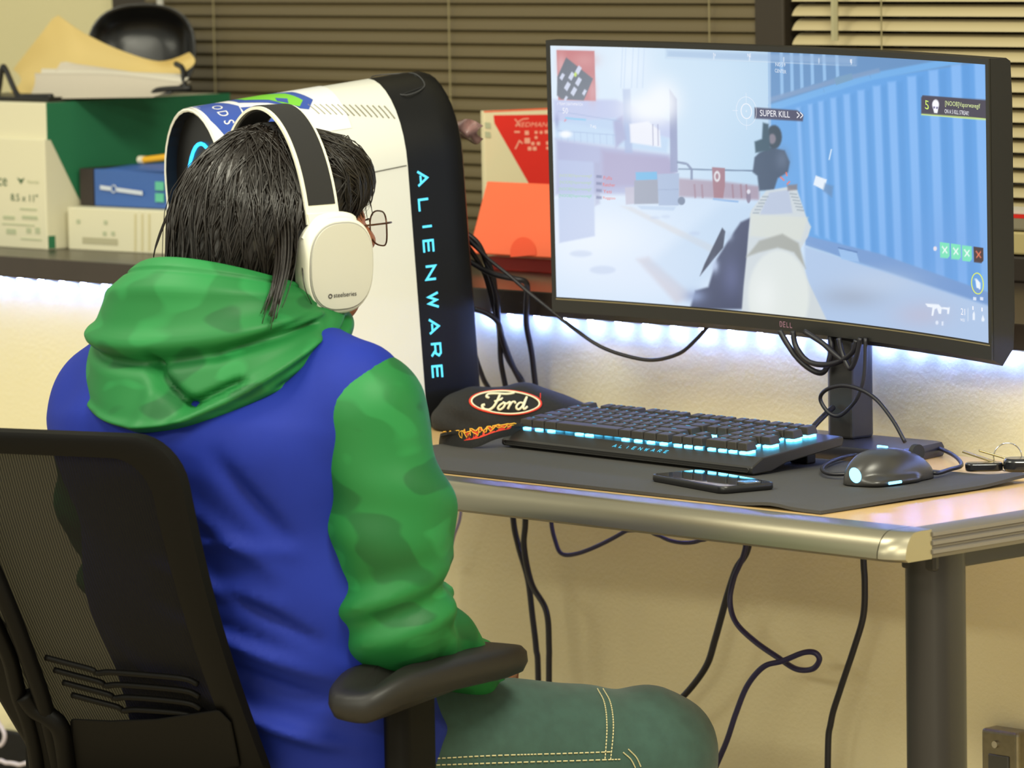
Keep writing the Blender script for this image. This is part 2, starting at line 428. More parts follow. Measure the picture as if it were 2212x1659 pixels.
# ------------------------------------------------------------------ keyboard
m_kb = mat('keyboard_body', (36, 34, 32), .36)
m_key = mat('keycap_plastic', (52, 48, 42), .5)
m_cyan = emis('key_backlight_cyan', (.10, .62, 1.0), 8.)
kf = np.array([-.274, -.238]); ke = np.array([.190, -.266]); kd = (ke-kf); KL = np.linalg.norm(kd); kd /= KL; kn = np.array([-kd[1], kd[0]])
KD = .150; KT = math.radians(6)
kb = thing('keyboard', ((kf+ke)[0]/2, (kf+ke)[1]/2+.07, ZM), 'black mechanical keyboard with cyan backlit keys on the desk mat', 'keyboard')
def K(u, v, h):
    """u along, v towards the wall, h above the tilted top plane"""
    p = kf+kd*u+kn*v; return np.array([p[0], p[1], ZM+.021+max(0, v-.016)*math.tan(KT)+h])
# deck (side profile extruded along u)
prof = [(0, -.0195), (-.003, -.017), (-.003, -.0115), (-.001, -.0095), (.016, .0), (KD, 0), (KD+.002, -.004), (KD, -.012), (.055, -.014), (.03, -.0195)]
MB().loft([[K(u, v, h if v < .02 or h > -.005 else h) for v, h in prof] for u in (0, KL)]).obj('deck', m_kb, kb, None, bevel=.0015)
gr = [(.003+.5*.0+(KL-.006)*t, 0) for t in (0, 1)]
path = []
for a in range(9): path.append((.008-.0026*math.sin(math.pi*a/8), -.0143+.0026*math.cos(math.pi*a/8)))
for a in range(9): path.append((KL-.008+.0026*math.sin(math.pi*a/8), -.0143-.0026*math.cos(math.pi*a/8)))
MB().tube([K(u, -.0032, h) for u, h in path], .0007, 6, True).obj('front_groove_rim', m_kb, kb, 180)
for u in (.03, KL-.05):
    a = K(u, .13, -.013); MB().box((a[0], a[1], (a[2]+ZM)/2), (.03, .016, a[2]-ZM)).obj('flip_foot', m_kb, kb, bevel=.002)
# keys
U = .0191; u0 = .0115; v0 = .0290
rows = []
def row(v, items, x=0.):
    for w in items:
        if w > 0: rows.append((x, v, w))
        x += abs(w)
row(0, [1.25, 1.25, 1.25, 6.25, 1.25, 1.25, 1.25, 1.25]); row(1, [2.25]+[1]*10+[2.75]); row(2, [1.75]+[1]*11+[2.25]); row(3, [1.5]+[1]*12+[1.5]); row(4, [1]*13+[2])
row(5.25, [1, -1, 1, 1, 1, 1, -.5, 1, 1, 1, 1, -.5, 1, 1, 1, 1])
row(0, [1, 1, 1], 15.25); row(1, [-1, 1], 15.25); row(3, [1, 1, 1], 15.25); row(4, [1, 1, 1], 15.25); row(5.25, [1, 1, 1], 15.25)
row(0, [2, 1], 18.5); row(1, [1, 1, 1], 18.5); row(2, [1, 1, 1], 18.5); row(3, [1, 1, 1], 18.5); row(4, [1, 1, 1, 1], 18.5); row(5.25, [1, 1, 1, 1], 18.5)
row(2, [1], 21.5); row(0, [1], 21.5)
keymesh = {}
ang = math.atan2(kd[1], kd[0]); R3 = Matrix.Rotation(ang, 4, 'Z') @ Matrix.Rotation(KT, 4, 'X')
def keyme(w):
    if w in keymesh: return keymesh[w]
    a = w*U/2-.0008; b = U/2-.0008; hh = .0098
    def rr(x, y, z, r): return [(sx*(x-(0 if q else r)) if False else sx*x, sy*y, z) for sx, sy, q in ((-1, -1, 0), (1, -1, 0), (1, 1, 0), (-1, 1, 0))]
    mb = MB(); mb.loft([rr(a, b, 0, 0), rr(a-.0016, b-.0016, hh, 0)])
    me = bpy.data.meshes.new('keycap'); me.from_pydata(mb.v, [], mb.f); fixn(me); me.materials.append(m_key); keymesh[w] = me; return me
leds = MB(); legs = MB()
for x, v, w in rows:
    u = u0+(x+w/2)*U*.985; vv = v0+v*U*1.02-.002
    c = K(u, vv, .004)
    o = bpy.data.objects.new('keycap', keyme(w)); COL.objects.link(o); o.parent = kb; o.matrix_parent_inverse = Matrix.Translation(-kb.location)
    o.matrix_basis = Matrix.Translation(c) @ R3
    bv = o.modifiers.new('bevel', 'BEVEL'); bv.width = .0009; bv.segments = 2
    n = max(1, round(w)) if w < 4 else 0
    for k in range(n):
        q = K(u+(k-(n-1)/2)*U*w/n, vv-.006, .0017)
        leds.box(q, (.0095, .0055, .0030), np.array(R3.to_3x3()))
    if x > 21.4:
        q = K(u+.0075, vv, .0017); leds.box(q, (.003, .011, .003), np.array(R3.to_3x3()))
    q = K(u, vv+.0048, .0141); legs.box(q, (.0035 if w < 2 else .008, .0012, .0002), np.array(R3.to_3x3()))
for x in (5.9, 6.9): leds.box(K(u0+x*U, v0-.008, .0017), (.012, .0045, .0026), np.array(R3.to_3x3()))
o = leds.obj('key_backlight', m_cyan, kb); o['kind'] = 'stuff'
o = legs.obj('key_legends', emis('key_legend_glow', (.12, .55, .85), 1.1), kb); o['kind'] = 'stuff'
nm = MB()
for i, ch in enumerate('ALIENWARE'):
    for s in strokes(ch, .0058, .0046): ribbon(nm, s, .0011, lambda a, b, i=i: K(.208+i*.0118+a, .0062+b*.95, -.0055+b*.53+.0009))
nm.obj('deck_lettering', emis('letter_cyan', (.10, .60, .85), 1.3), kb)

# ------------------------------------------------------------------ phone
a, b, c = onz(1412, 1040, ZM), onz(1572, 1070, ZM), onz(1668, 1056, ZM)
ux = (b-a)[:2]; PL = .162; ux = ux/np.linalg.norm(ux); uy = np.array([-ux[1], ux[0]]); PWd = .076
pc = (a[:2]+c[:2])/2
ph = thing('smartphone', (pc[0], pc[1], ZM), 'black smartphone lying face up on the desk mat', 'phone')
def rrect(l, w, r, n=6):
    out = []
    for sx, sy, a0 in ((1, 1, 0), (-1, 1, 90), (-1, -1, 180), (1, -1, 270)):
        for k in range(n+1):
            t = math.radians(a0+90*k/n); out.append((sx*(l/2-r)+r*math.cos(t), sy*(w/2-r)+r*math.sin(t)))
    return out
def PH(u, v, h): q = pc+ux*u+uy*v; return (q[0], q[1], ZM+.0005+h)
MB().loft([[PH(u*s, v*s, h) for u, v in rrect(PL, PWd, .011)] for s, h in ((.985, 0), (1, .0015), (1, .0065), (.99, .0078))]).obj('case', mat('phone_case', (26, 25, 26), .35), ph, 40)
MB().loft([[PH(u, v, h) for u, v in rrect(PL-.006, PWd-.006, .009)] for h in (.0078, .0082)]).obj('screen', mat('phone_glass', (8, 8, 12), .04, spec=.9, coat=1.), ph)
MB().box(PH(PL*.36, PWd*.18, .0085), (.02, .02, .0008), yawm(math.atan2(ux[1], ux[0]))).obj('ring_grip', mat('phone_ring_chrome', (170, 170, 175), .2, metal=1.), ph, bevel=.0003)

# ------------------------------------------------------------------ mouse
ma, mb_ = onz(1822, 1056, ZM), onz(2010, 1044, ZM)
md = np.array([.10, .995]); md /= np.linalg.norm(md); mr = np.array([md[1], -md[0]])
mc = np.array([.352, -.205])
ms = thing('gaming_mouse', (mc[0], mc[1], ZM), 'black gaming mouse with glowing cyan lights on the desk mat', 'mouse')
def MW(P): P = np.asarray(P); q = mc+P[..., 0:1]*mr+P[..., 1:2]*md; return np.concatenate([q, ZM+.0005+P[..., 2:3]], -1)
def fmouse(p):
    y = p[:, 1]; wid = .031+.005*np.cos((y+.02)/.062*math.pi)*.6
    q = np.stack([p[:, 0]/wid, y/.064, (p[:, 2])/(.0405-.0105*np.clip((y+.005)/.06, 0, 1)**1.3-.006*np.clip((-y-.03)/.03, 0, 1)**2)], 1)
    r = (np.abs(q)**2.5).sum(1)**(1/2.5)
    d = (r-1)*.03
    fl = cap_(p, (-.02, -.02, .004), (-.012, .03, .004), .016, .012, (1, 1, 2.2)) # side wing
    fl2 = cap_(p, (.024, -.042, .004), (.026, .01, .004), .014, .010, (1, 1, 2.5))
    d = smin(smin(d, fl, .012), fl2, .012)
    return np.maximum(d, -p[:, 2])
mbody = sdf_obj('shell', fmouse, (-.05, -.075, -.006), (.05, .075, .05), .0016, mat('mouse_shell', (52, 50, 48), .34), ms, MW)
m_cy2 = emis('mouse_light_cyan', (.18, .62, 1.0), 4.)
bvm = bvh_of(mbody)
lg = MB(); ring = [drape(bvm, 1848+13*math.cos(t), 1027+16*math.sin(t)+4*math.cos(t), .0006) for t in np.linspace(0, 2*math.pi, 20, endpoint=False)]
cen = drape(bvm, 1848, 1027, .0010)
if all(r is not None for r in ring) and cen is not None: lg.add([cen]+ring, [(0, 1+i, 1+(i+1) % 20) for i in range(20)]); lg.obj('logo_light', m_cy2, ms)
st = [drape(bvm, x, y, .0012) for x, y in ((1919, 1044), (1932, 1042), (1945, 1040))]
if all(s is not None for s in st): MB().tube(st, .0018, 6).obj('side_light', m_cy2, ms)
st = [drape(bvm, x, y, .0006) for x, y in ((1908, 975), (1920, 974), (1932, 977))]
st = [s for s in st if s is not None]
MB().tube([MW(np.array((-.012+k*.008, -.006, .0408))) for k in range(3)], .0018, 6).obj('top_light', m_cy2, ms)
sm = MB()
st = [drape(bvm, x, y, .0003) for x, y in ((1870, 1008), (1885, 1005), (1905, 1013), (1925, 1024), (1940, 1036), (1948, 1048))]
if all(s is not None for s in st): sm.tube(crom(st, 4), .0005, 5).obj('shell_seam', m_black, ms)
MB().cyl(MW(np.array((0, .045, .030))), .010, .007, (mr[0], mr[1], 0), 18).obj('scroll_wheel', mat('wheel_rubber', (30, 30, 30), .6), ms, 40)
mcp = [(1998, 1036, -.135), (2030, 1024, -.10), (2060, 1014, -.08), (2078, 1003, -.06), (2060, 984, -.05), (2020, 968, -.03), (1990, 960, -.02), (1950, 966, .0), (1930, 975, .0)]
P = [MW(np.array((.0, .062, .008)))]+[onz(x, y, ZM+.006) for x, y in ((2022, 1022), (2052, 1014), (2077, 1005), (2062, 985), (2025, 967), (1992, 960), (1955, 971), (1900, 982), (1840, 984), (1795, 997), (1776, 1012), (1790, 1023), (1830, 1024), (1870, 1022))]
m_cable = mat('black_cable', (24, 22, 30), .45)
tag(MB().tube(crom(P, 6), .0026, 8).obj('mouse_cable', m_cable, None, 180), 'black mouse cable looping over the mat to the mouse', 'cable')
# keys
kx = onz(2150, 1018, ZD+.004)
kr = thing('key_ring', (kx[0], kx[1], ZD), 'bunch of keys with black fobs on the desk by the mouse', 'keys')
MB().loft([[(kx[0]-.004+u*.7+v*.7, kx[1]-.016+u*.72-v*.7, ZD+h) for u, v in rrect(.045, .022, .009)] for h in (.006, .016)]).obj('black_fob', mat('fob_plastic', (20, 20, 24), .25, coat=.5), kr, 40, bevel=.002)
MB().loft([[(kx[0]+.045+u*.7+v*.7, kx[1]+.020+u*.72-v*.7, ZD+h) for u, v in rrect(.075, .036, .014)] for h in (.006, .022)]).obj('car_key_fob', mat('fob_plastic', (20, 20, 24), .25), kr, 40, bevel=.004)
rc = np.array([kx[0]+.006, kx[1]+.016, ZD+.020])
MB().tube([rc+np.array([.69, .72, 0])*.017*math.cos(t)+np.array([0, 0, 1])*.017*math.sin(t) for t in np.linspace(0, 2*math.pi, 28, endpoint=False)], .0008, 6, True).obj('split_ring', mat('chrome', (200, 198, 190), .15, metal=1.), kr, 180)
for dx, dz in ((-.006, .0), (.008, .006)):
    MB().box((kx[0]-.006+dx, kx[1]+dx, ZD+.019+dz*.3), (.055, .009, .002), yawm(.6+dx*20) @ np.array([[math.cos(.3), 0, math.sin(.3)], [0, 1, 0], [-math.sin(.3), 0, math.cos(.3)]])).obj('metal_key', mat('key_brass', (186, 168, 120), .25, metal=1.), kr, bevel=.0004)
# ------------------------------------------------------------------ monitor
MZ, MYAW, MTILT, MROLL, RC, SW, SH = 1.075, -.0626, .0253, -.0183, 1.8, .797, .333
def MS(u, v, off=0.):
    """screen coordinates in metres (along the curve, up, towards the viewer) -> world"""
    u = np.asarray(u, float); v = np.asarray(v, float)
    x = (RC-off)*np.sin(u/RC); y = -RC+(RC-off)*np.cos(u/RC); z = v+0*u; x = x+0*v; y = y+0*v
    c, s = math.cos(MROLL), math.sin(MROLL); x, z = x*c-z*s, x*s+z*c
    c, s = math.cos(MTILT), math.sin(MTILT); y, z = y*c-z*s, y*s+z*c
    c, s = math.cos(MYAW), math.sin(MYAW)
    return np.stack([x*c-y*s, x*s+y*c, MZ+z], -1)
STX, STY = float(ony(1838, 928, .03)[0]), .03
mon = thing('monitor', (STX, STY, ZD), 'wide curved black monitor showing a shooter game', 'monitor')
m_bez = mat('monitor_black', (30, 29, 27), .42)
m_bez2 = mat('monitor_side_black', (22, 21, 23), .5)
U2, VT, VB = SW/2+.007, SH/2+.007, -SH/2-.020
NU = 40; us = np.linspace(-U2, U2, NU+1)
def sect(u):
    k = 1-(abs(u)/U2)**2*.9
    b = -.030-.035*k*.6
    return [MS(u, VT, -.001), MS(u, VB, -.001), MS(u, VB-.008, -.014), MS(u, VB+.012, -.030), MS(u, VB+.05, b), MS(u, VT-.05, b), MS(u, VT-.004, -.030), MS(u, VT, -.024)]
MB().loft([sect(u) for u in us]).obj('housing', m_bez2, mon, 40)
def frame_strip(u0, u1, v0, v1, off, n=40):
    mb = MB(); r = []
    for u in np.linspace(u0, u1, n+1): r.append([MS(u, v0, off), MS(u, v1, off), MS(u, v1, -.002), MS(u, v0, -.002)])
    return mb.loft(r)
frame_strip(-U2, U2, VB, -SH/2, .0015).obj('bottom_bezel', m_bez, mon, 40)
frame_strip(-U2, U2, SH/2, VT, .001).obj('top_bezel', m_bez, mon, 40)
frame_strip(-U2, -SW/2, -SH/2, SH/2, .001, 1).obj('side_bezel', m_bez, mon)
frame_strip(SW/2, U2, -SH/2, SH/2, .001, 1).obj('side_bezel', m_bez, mon)
frame_strip(-SW/2, SW/2+.004, -SH/2-.0032, -SH/2-.0018, .002).obj('bezel_line', mat('bezel_gold_line', (150, 138, 105), .35, metal=.6), mon)

# ---- picture on the screen: every grid vertex gets the colour of the picture at that spot
GX, GY = 620, 262
gu, gv = np.meshgrid(np.linspace(-SW/2, SW/2, GX+1), np.linspace(-SH/2, SH/2, GY+1), indexing='ij')
GP = MS(gu, gv, .0004); gp = pj(GP); px, py = gp[..., 0].ravel(), gp[..., 1].ravel()
img = np.zeros((px.size, 3))
def sm(e0, e1, x): t = np.clip((x-e0)/(e1-e0), 0, 1); return t*t*(3-2*t)
def blend(mask, c, a=1.): img[:] = img*(1-(mask*a)[:, None])+np.array(c, float)[None]*(mask*a)[:, None]
def poly(pts, c, a=1., soft=1.6):
    P = np.array(pts, float); n = len(P); d = np.full(px.size, 1e9); ins = np.zeros(px.size, bool)
    lo, hi = P.min(0)-4*soft, P.max(0)+4*soft; sel = np.where((px > lo[0]) & (px < hi[0]) & (py > lo[1]) & (py < hi[1]))[0]
    if not len(sel): return
    x, y = px[sel], py[sel]; d = np.full(len(sel), 1e9); ins = np.zeros(len(sel), bool)
    for i in range(n):
        a0, b0 = P[i], P[(i+1) % n]; e = b0-a0
        t = np.clip(((x-a0[0])*e[0]+(y-a0[1])*e[1])/max(1e-9, e@e), 0, 1)
        d = np.minimum(d, np.hypot(x-a0[0]-t*e[0], y-a0[1]-t*e[1]))
        ins ^= ((a0[1] > y) != (b0[1] > y)) & (x < (b0[0]-a0[0])*(y-a0[1])/(b0[1]-a0[1]+1e-12)+a0[0])
    s = np.where(ins, -d, d); m = (1-sm(-soft, soft, s))*a
    img[sel] = img[sel]*(1-m[:, None])+np.array(c, float)*m[:, None]
def line(pts, w, c, a=1., soft=1.2):
    for p, q in zip(pts[:-1], pts[1:]):
        p = np.array(p, float); q = np.array(q, float); e = q-p; L = np.hypot(*e)
        n = np.array([-e[1], e[0]])/L*w/2; poly([p+n, q+n, q-n, p-n], c, a, soft)
def glow(x, y, rx, ry, c, a=1., p=1.): blend(np.exp(-(((px-x)/rx)**2+((py-y)/ry)**2)**p), c, a)
def dot(x, y, rx, ry, c, a=1., n=18, soft=1.5): poly([(x+rx*math.cos(t), y+ry*math.sin(t)) for t in np.linspace(0, 2*math.pi, n, endpoint=False)], c, a, soft)
img[:] = (178, 210, 236)
blend(sm(1700, 1250, px), (226, 240, 252), .9)
glow(1500, 180, 170, 120, (205, 228, 246), .7)
# deck
poly([(1195, 430), (1480, 425), (1720, 425), (1780, 700), (1190, 700)], (203, 224, 246), 1, 6)
glow(1290, 520, 150, 90, (245, 250, 255), .9); glow(1400, 590, 160, 60, (222, 234, 252), .7)
poly([(1340, 445), (1365, 447), (1560, 540), (1535, 545)], (214, 208, 205), .6, 4); poly([(1375, 560), (1400, 555), (1500, 640), (1460, 655)], (196, 182, 190), .55, 8)
poly([(1560, 440), (1700, 430), (1640, 560), (1560, 580), (1490, 640), (1400, 570)], (165, 196, 228), .35, 20)
# ship structure at left
poly([(1195, 215), (1330, 215), (1450, 262), (1455, 300), (1195, 262)], (176, 180, 226), .75, 6)
poly([(1200, 262), (1330, 255), (1445, 300), (1440, 330), (1200, 300)], (178, 208, 240), .8, 5)
poly([(1200, 300), (1445, 335), (1460, 380), (1455, 420), (1200, 420)], (150, 152, 200), .85, 8)
poly([(1300, 325), (1455, 340), (1462, 400), (1300, 405)], (146, 118, 160), .55, 10)
poly([(1345, 192), (1362, 192), (1366, 330), (1350, 330)], (142, 160, 208), .75, 3)
poly([(1446, 192), (1462, 214), (1464, 372), (1448, 372)], (122, 128, 172), .9, 2)
poly([(1325, 262), (1345, 250), (1352, 300), (1330, 320)], (140, 132, 182), .7, 5)
poly([(1360, 268), (1400, 262), (1425, 282), (1428, 318), (1362, 308)], (250, 246, 250), .95, 3)
glow(1400, 235, 55, 34, (255, 255, 255), 1., 1.4); glow(1430, 215, 40, 45, (255, 255, 255), .9, 1.2); glow(1360, 150, 45, 60, (238, 246, 255), .7)
for x in (1345, 1352, 1368, 1380, 1392): line([(x, 100), (x-4, 190)], 2.2, (196, 216, 240), .7)
for x in (1410, 1421): line([(x, 268), (x+1, 315)], 2, (120, 120, 160), .7)
line([(1205, 240), (1340, 262)], 2, (140, 160, 205), .6); line([(1205, 282), (1330, 292)], 2, (140, 165, 210), .6)
for k in range(9): line([(1212+k*14, 283+k), (1213+k*14, 305+k)], 1.5, (140, 165, 210), .5)
# boxes in the left foreground
poly([(1205, 345), (1283, 350), (1285, 510), (1208, 525)], (172, 186, 226), .75, 3)
poly([(1283, 350), (1296, 352), (1296, 440), (1285, 445)], (150, 150, 190), .6, 4)
# barge rail and reddish wall
poly([(1465, 385), (1560, 392), (1640, 402), (1640, 432), (1465, 425)], (152, 120, 140), .8, 5)
line([(1465, 365), (1630, 369)], 3.2, (84, 108, 140), .95); line([(1462, 350), (1484, 354), (1494, 366), (1494, 388)], 5, (96, 110, 146), .9)
for x in (1500, 1516, 1582, 1600, 1612): line([(x, 398), (x+2, 428)], 4, (140, 96, 112), .7)
poly([(1538, 361), (1566, 363), (1566, 402), (1562, 428), (1542, 427), (1540, 400)], (148, 92, 104), 1, 1.6)
dot(1549, 381, 7, 12, (226, 220, 222)); dot(1549, 381, 3.2, 6.5, (150, 95, 105))
dot(1617, 425, 5, 14, (120, 105, 130), .9); dot(1617, 414, 4, 5, (230, 230, 240), .9)
# crates
poly([(1350, 405), (1372, 404), (1372, 440), (1352, 442)], (184, 172, 190), .9); poly([(1373, 372), (1419, 371), (1420, 388), (1374, 390)], (72, 164, 222))
poly([(1370, 390), (1421, 388), (1423, 440), (1370, 441)], (128, 132, 150)); poly([(1420, 376), (1467, 374), (1466, 444), (1423, 444)], (148, 168, 204))
line([(1421, 410), (1466, 409)], 1.5, (110, 130, 170), .7); dot(1472, 434, 8, 9, (86, 100, 128))
poly([(1376, 444), (1460, 447), (1455, 455), (1385, 452)], (178, 202, 232), .9, 2); line([(1540, 430), (1595, 436)], 4, (110, 160, 220), .8)
for pt in ((1255, 548, 24, 7), (1302, 583, 28, 9), (1415, 470, 10, 3), (1500, 504, 11, 4), (1438, 468, 9, 3)): dot(pt[0], pt[1], pt[2], pt[3], (170, 186, 222), .45, soft=4)
# containers at right
poly([(1660, 90), (2160, 130), (2165, 720), (1740, 520), (1662, 470)], (88, 156, 226), 1, 2)
poly([(1660, 90), (2160, 120), (2150, 130), (1880, 170), (1662, 235)], (92, 138, 190), 1, 3)
rx0 = [1731, 1757, 1780, 1807, 1836, 1867, 1901, 1934, 1977, 2024, 2073, 2124]
for i, x in enumerate(rx0):
    w = 7+i*1.15; yt = 236-.275*(x-1670)
    poly([(x-w*.7-6, yt+14), (x+w*.5-6, yt+12), (x+w*.5+8, 505+.34*(x-1740)), (x-w*.6+8, 500+.34*(x-1740))], (142, 190, 248), .65, 4)
    poly([(x+w*.6-6, yt+14), (x+w*1.5-6, yt+12), (x+w*1.5+8, 505+.34*(x-1740)), (x+w*.6+8, 500+.34*(x-1740))], (74, 142, 212), .45, 6)
for i, x in enumerate((1684, 1706, 1727, 1750, 1776, 1804)): poly([(x, 108+i*2), (x+7, 108+i*2), (x+9, 205-i*8), (x+2, 208-i*8)], (150, 196, 240), .8, 2)
glow(2050, 560, 140, 120, (110, 160, 225), .5)
line([(1662, 234), (1780, 196), (1880, 166), (2135, 118)], 15, (104, 170, 232), .95, 3); line([(1662, 216), (1800, 176), (1900, 152)], 10, (120, 150, 192), .8, 3)
poly([(1802, 168), (1840, 158), (1842, 172), (1806, 184)], (108, 150, 186), .9); line([(1662, 100), (1664, 470)], 5, (170, 200, 232), .8, 2)
poly([(1738, 508), (1900, 548), (2160, 640), (2160, 670), (1900, 582), (1740, 530)], (112, 150, 206), .95, 3)
poly([(1738, 532), (1900, 582), (2160, 668), (2165, 780), (1740, 690)], (172, 196, 230), 1, 5)
poly([(1810, 536), (1850, 545), (1856, 566), (1818, 560)], (150, 190, 236), .9); line([(1810, 535), (1852, 545)], 3, (70, 110, 170), .8)
glow(1840, 640, 70, 26, (150, 160, 180), .6); glow(1990, 680, 60, 30, (190, 180, 200), .5); glow(1900, 610, 90, 30, (190, 205, 228), .5)
# floating card
poly([(1762, 379), (1786, 388), (1780, 411), (1757, 399)], (232, 240, 250)); poly([(1782, 396), (1800, 402), (1797, 426), (1778, 412)], (88, 128, 176), .8, 4); line([(1791, 345), (1796, 322)], 3, (220, 234, 250), .9)
# distant figure aiming (generic dark silhouette)
poly([(1640, 330), (1665, 318), (1695, 325), (1706, 350), (1702, 372), (1680, 385), (1672, 410), (1640, 412), (1636, 380), (1626, 372), (1630, 340)], (44, 62, 88), 1, 3)
dot(1672, 296, 17, 26, (34, 50, 66), 1, soft=3); dot(1668, 300, 8, 11, (128, 116, 130), .9, soft=3); poly([(1648, 265), (1660, 268), (1664, 325), (1632, 330), (1630, 306), (1646, 300)], (38, 66, 84), 1, 3)
glow(1690, 345, 14, 22, (80, 96, 124), .7)
# gun and gloved hand of the player
poly([(1586, 500), (1600, 480), (1626, 468), (1632, 560), (1612, 668), (1490, 668), (1502, 628), (1530, 620), (1548, 560)], (44, 52, 84), 1, 4)
poly([(1560, 492), (1567, 500), (1562, 535), (1512, 596), (1522, 570)], (38, 44, 66), 1, 2); glow(1545, 575, 8, 14, (180, 196, 230), .9); glow(1500, 640, 22, 14, (130, 150, 196), .8); glow(1575, 510, 8, 10, (176, 196, 226), .7); glow(1580, 600, 20, 40, (84, 92, 140), .6)
poly([(1655, 412), (1700, 404), (1722, 410), (1742, 470), (1752, 490), (1746, 510), (1728, 540), (1742, 600), (1790, 700), (1600, 700), (1606, 620), (1612, 560), (1617, 500), (1622, 455)], (204, 212, 216), 1, 2.5)
poly([(1662, 416), (1704, 410), (1712, 460), (1640, 466)], (178, 190, 216), .9, 3); poly([(1622, 462), (1745, 470), (1730, 520), (1620, 510)], (214, 218, 208), .9, 5)
for k in range(6): line([(1646-k*4, 425+k*7), (1660-k*4, 425+k*7)], 3, (150, 162, 172), .9); line([(1706+k*3, 418+k*7), (1722+k*3, 420+k*7)], 3, (150, 162, 172), .9)
poly([(1612, 555), (1640, 520), (1690, 505), (1725, 525), (1740, 580), (1715, 545), (1680, 535), (1640, 545)], (160, 162, 154), .95, 4)
dot(1682, 640, 66, 100, (222, 228, 224), 1, 30, 6); glow(1650, 640, 30, 50, (238, 242, 240), .7); poly([(1700, 400), (1722, 398), (1722, 410), (1702, 412)], (120, 110, 116), .9, 3)
for a in (0, 1):
    line([(1686, 382), (1694, 390)], 2, (255, 96, 60)); line([(1706, 392), (1700, 398)], 2, (255, 96, 60)); line([(1698, 372), (1700, 380)], 2, (255, 96, 60))
# minimap
poly([(1202, 108), (1284, 110), (1287, 218), (1206, 216)], (196, 110, 112))
glow(1262, 130, 26, 16, (214, 140, 140), .7); glow(1212, 140, 10, 26, (224, 170, 172), .7); glow(1280, 195, 9, 26, (222, 160, 162), .6)
poly([(1223, 124), (1281, 170), (1261, 217), (1212, 214), (1203, 206), (1204, 166)], (92, 98, 110))
for x, y, s in ((1249, 152, 1), (1234, 165, .95), (1249, 177, 1), (1225, 187, 1), (1239, 198, 1), (1214, 166, .8), (1222, 213, .6), (1262, 200, .7)):
    poly([(x-7*s, y+3*s), (x+1*s, y-11*s), (x+8*s, y-5*s), (x, y+10*s)], (206, 212, 234), 1, 1)
dot(1243, 161, 3, 5, (200, 230, 90))
# compass bar
poly([(1440, 108), (1850, 122), (1850, 140), (1440, 124)], (150, 178, 214), .6, 6); line([(1440, 124), (1850, 142)], 1.5, (225, 235, 245), .6)
for x in (1542, 1619, 1693, 1769, 1839): line([(x, 118+.03*(x-1500)), (x, 126+.04*(x-1500))], 2, (240, 245, 252), .8)
# health bar, team tag
line([(1221, 255), (1266, 259)], 4, (120, 196, 236), .95); line([(1219, 262), (1223, 258)], 3, (222, 110, 130), .9); glow(1222, 290, 14, 8, (255, 255, 255), 1, 2); glow(1203, 262, 5, 16, (132, 140, 190), .7)
# banners
poly([(1630, 232), (1722, 238), (1736, 248), (1734, 262), (1630, 256)], (56, 56, 84))
poly([(1993, 206), (2160, 218), (2160, 260), (1990, 246), (1990, 211)], (58, 52, 72)); line([(1990, 247), (2160, 260)], 3.4, (206, 232, 128))
# cards, ring, ammo icons
for x, y, c in ((2030, 523, (120, 226, 186)), (2054, 526, (120, 226, 186)), (2078, 530, (120, 226, 186)), (2103, 533, (66, 44, 48))):
    poly([(x, y), (x+21, y+2.5), (x+21.5, y+30), (x+17, y+35), (x+1, y+33)], c, 1, 1)
    k = (236, 250, 246) if c[1] > 100 else (226, 116, 84)
    line([(x+5, y+9), (x+16, y+24)], 2.6, k); line([(x+16, y+10), (x+6, y+24)], 2.6, k)
dot(2020, 537, 4, 5, (232, 224, 236)); line([(2105, 603), (2110, 604), (2117, 612), (2117, 624), (2110, 620), (2108, 604)], 2, (236, 244, 252)); poly([(2108, 602), (2116, 610), (2117, 625), (2110, 620)], (236, 244, 252))
poly([(1998, 655), (2028, 658), (2034, 664), (2052, 664), (2050, 678), (2046, 678), (2046, 669), (2034, 668), (2033, 678), (2028, 678), (2024, 666), (2019, 668), (2016, 682), (2012, 682), (2014, 665), (2004, 663)], (236, 242, 252), 1, 1)
line([(2091, 666), (2091, 694)], 1.6, (220, 230, 244), .8); poly([(2101, 678), (2104, 672), (2106, 678), (2106, 691), (2101, 691)], (232, 240, 252), 1, 1); poly([(2120, 690), (2123, 680), (2127, 690), (2126, 694), (2121, 694)], (232, 240, 252), 1, 1)
for x in (2105, 2120): poly([(x-3, 641), (x+4, 642), (x+4, 649), (x-3, 648)], (226, 234, 250), .9, 1)
dot(2024, 697, 3.4, 4.4, (226, 234, 250), .9); poly([(2034, 694), (2038, 694), (2038, 703), (2034, 703)], (226, 234, 250), .9, 1)
# chat weapons in red at left
for k in range(4): poly([(1288, 378+k*15), (1300, 379+k*15), (1300, 385+k*15), (1288, 384+k*15)], (70, 74, 120), .8, 1.5)
# skull badge (plain)
dot(2021, 226, 7.5, 11, (250, 250, 255)); poly([(2015, 232), (2027, 233), (2025, 245), (2018, 244)], (250, 250, 255), 1, 1); dot(2018, 232, 1.8, 2, (60, 50, 110)); dot(2024, 233, 1.8, 2, (60, 50, 110))
glow(1330, 430, 260, 330, (232, 240, 255), .38); glow(1600, 330, 420, 330, (206, 226, 250), .16)
lc = img/255.; lc = np.where(lc <= .04045, lc/12.92, ((lc+.055)/1.055)**2.4)
lc = np.concatenate([lc, np.ones((len(lc), 1))], 1).astype(np.float32)
me = bpy.data.meshes.new('screen')
idx = np.arange((GX+1)*(GY+1)).reshape(GX+1, GY+1)
q = np.stack([idx[:-1, :-1], idx[1:, :-1], idx[1:, 1:], idx[:-1, 1:]], -1).reshape(-1, 4)
me.from_pydata(GP.reshape(-1, 3).tolist(), [], q.tolist()); me.update()
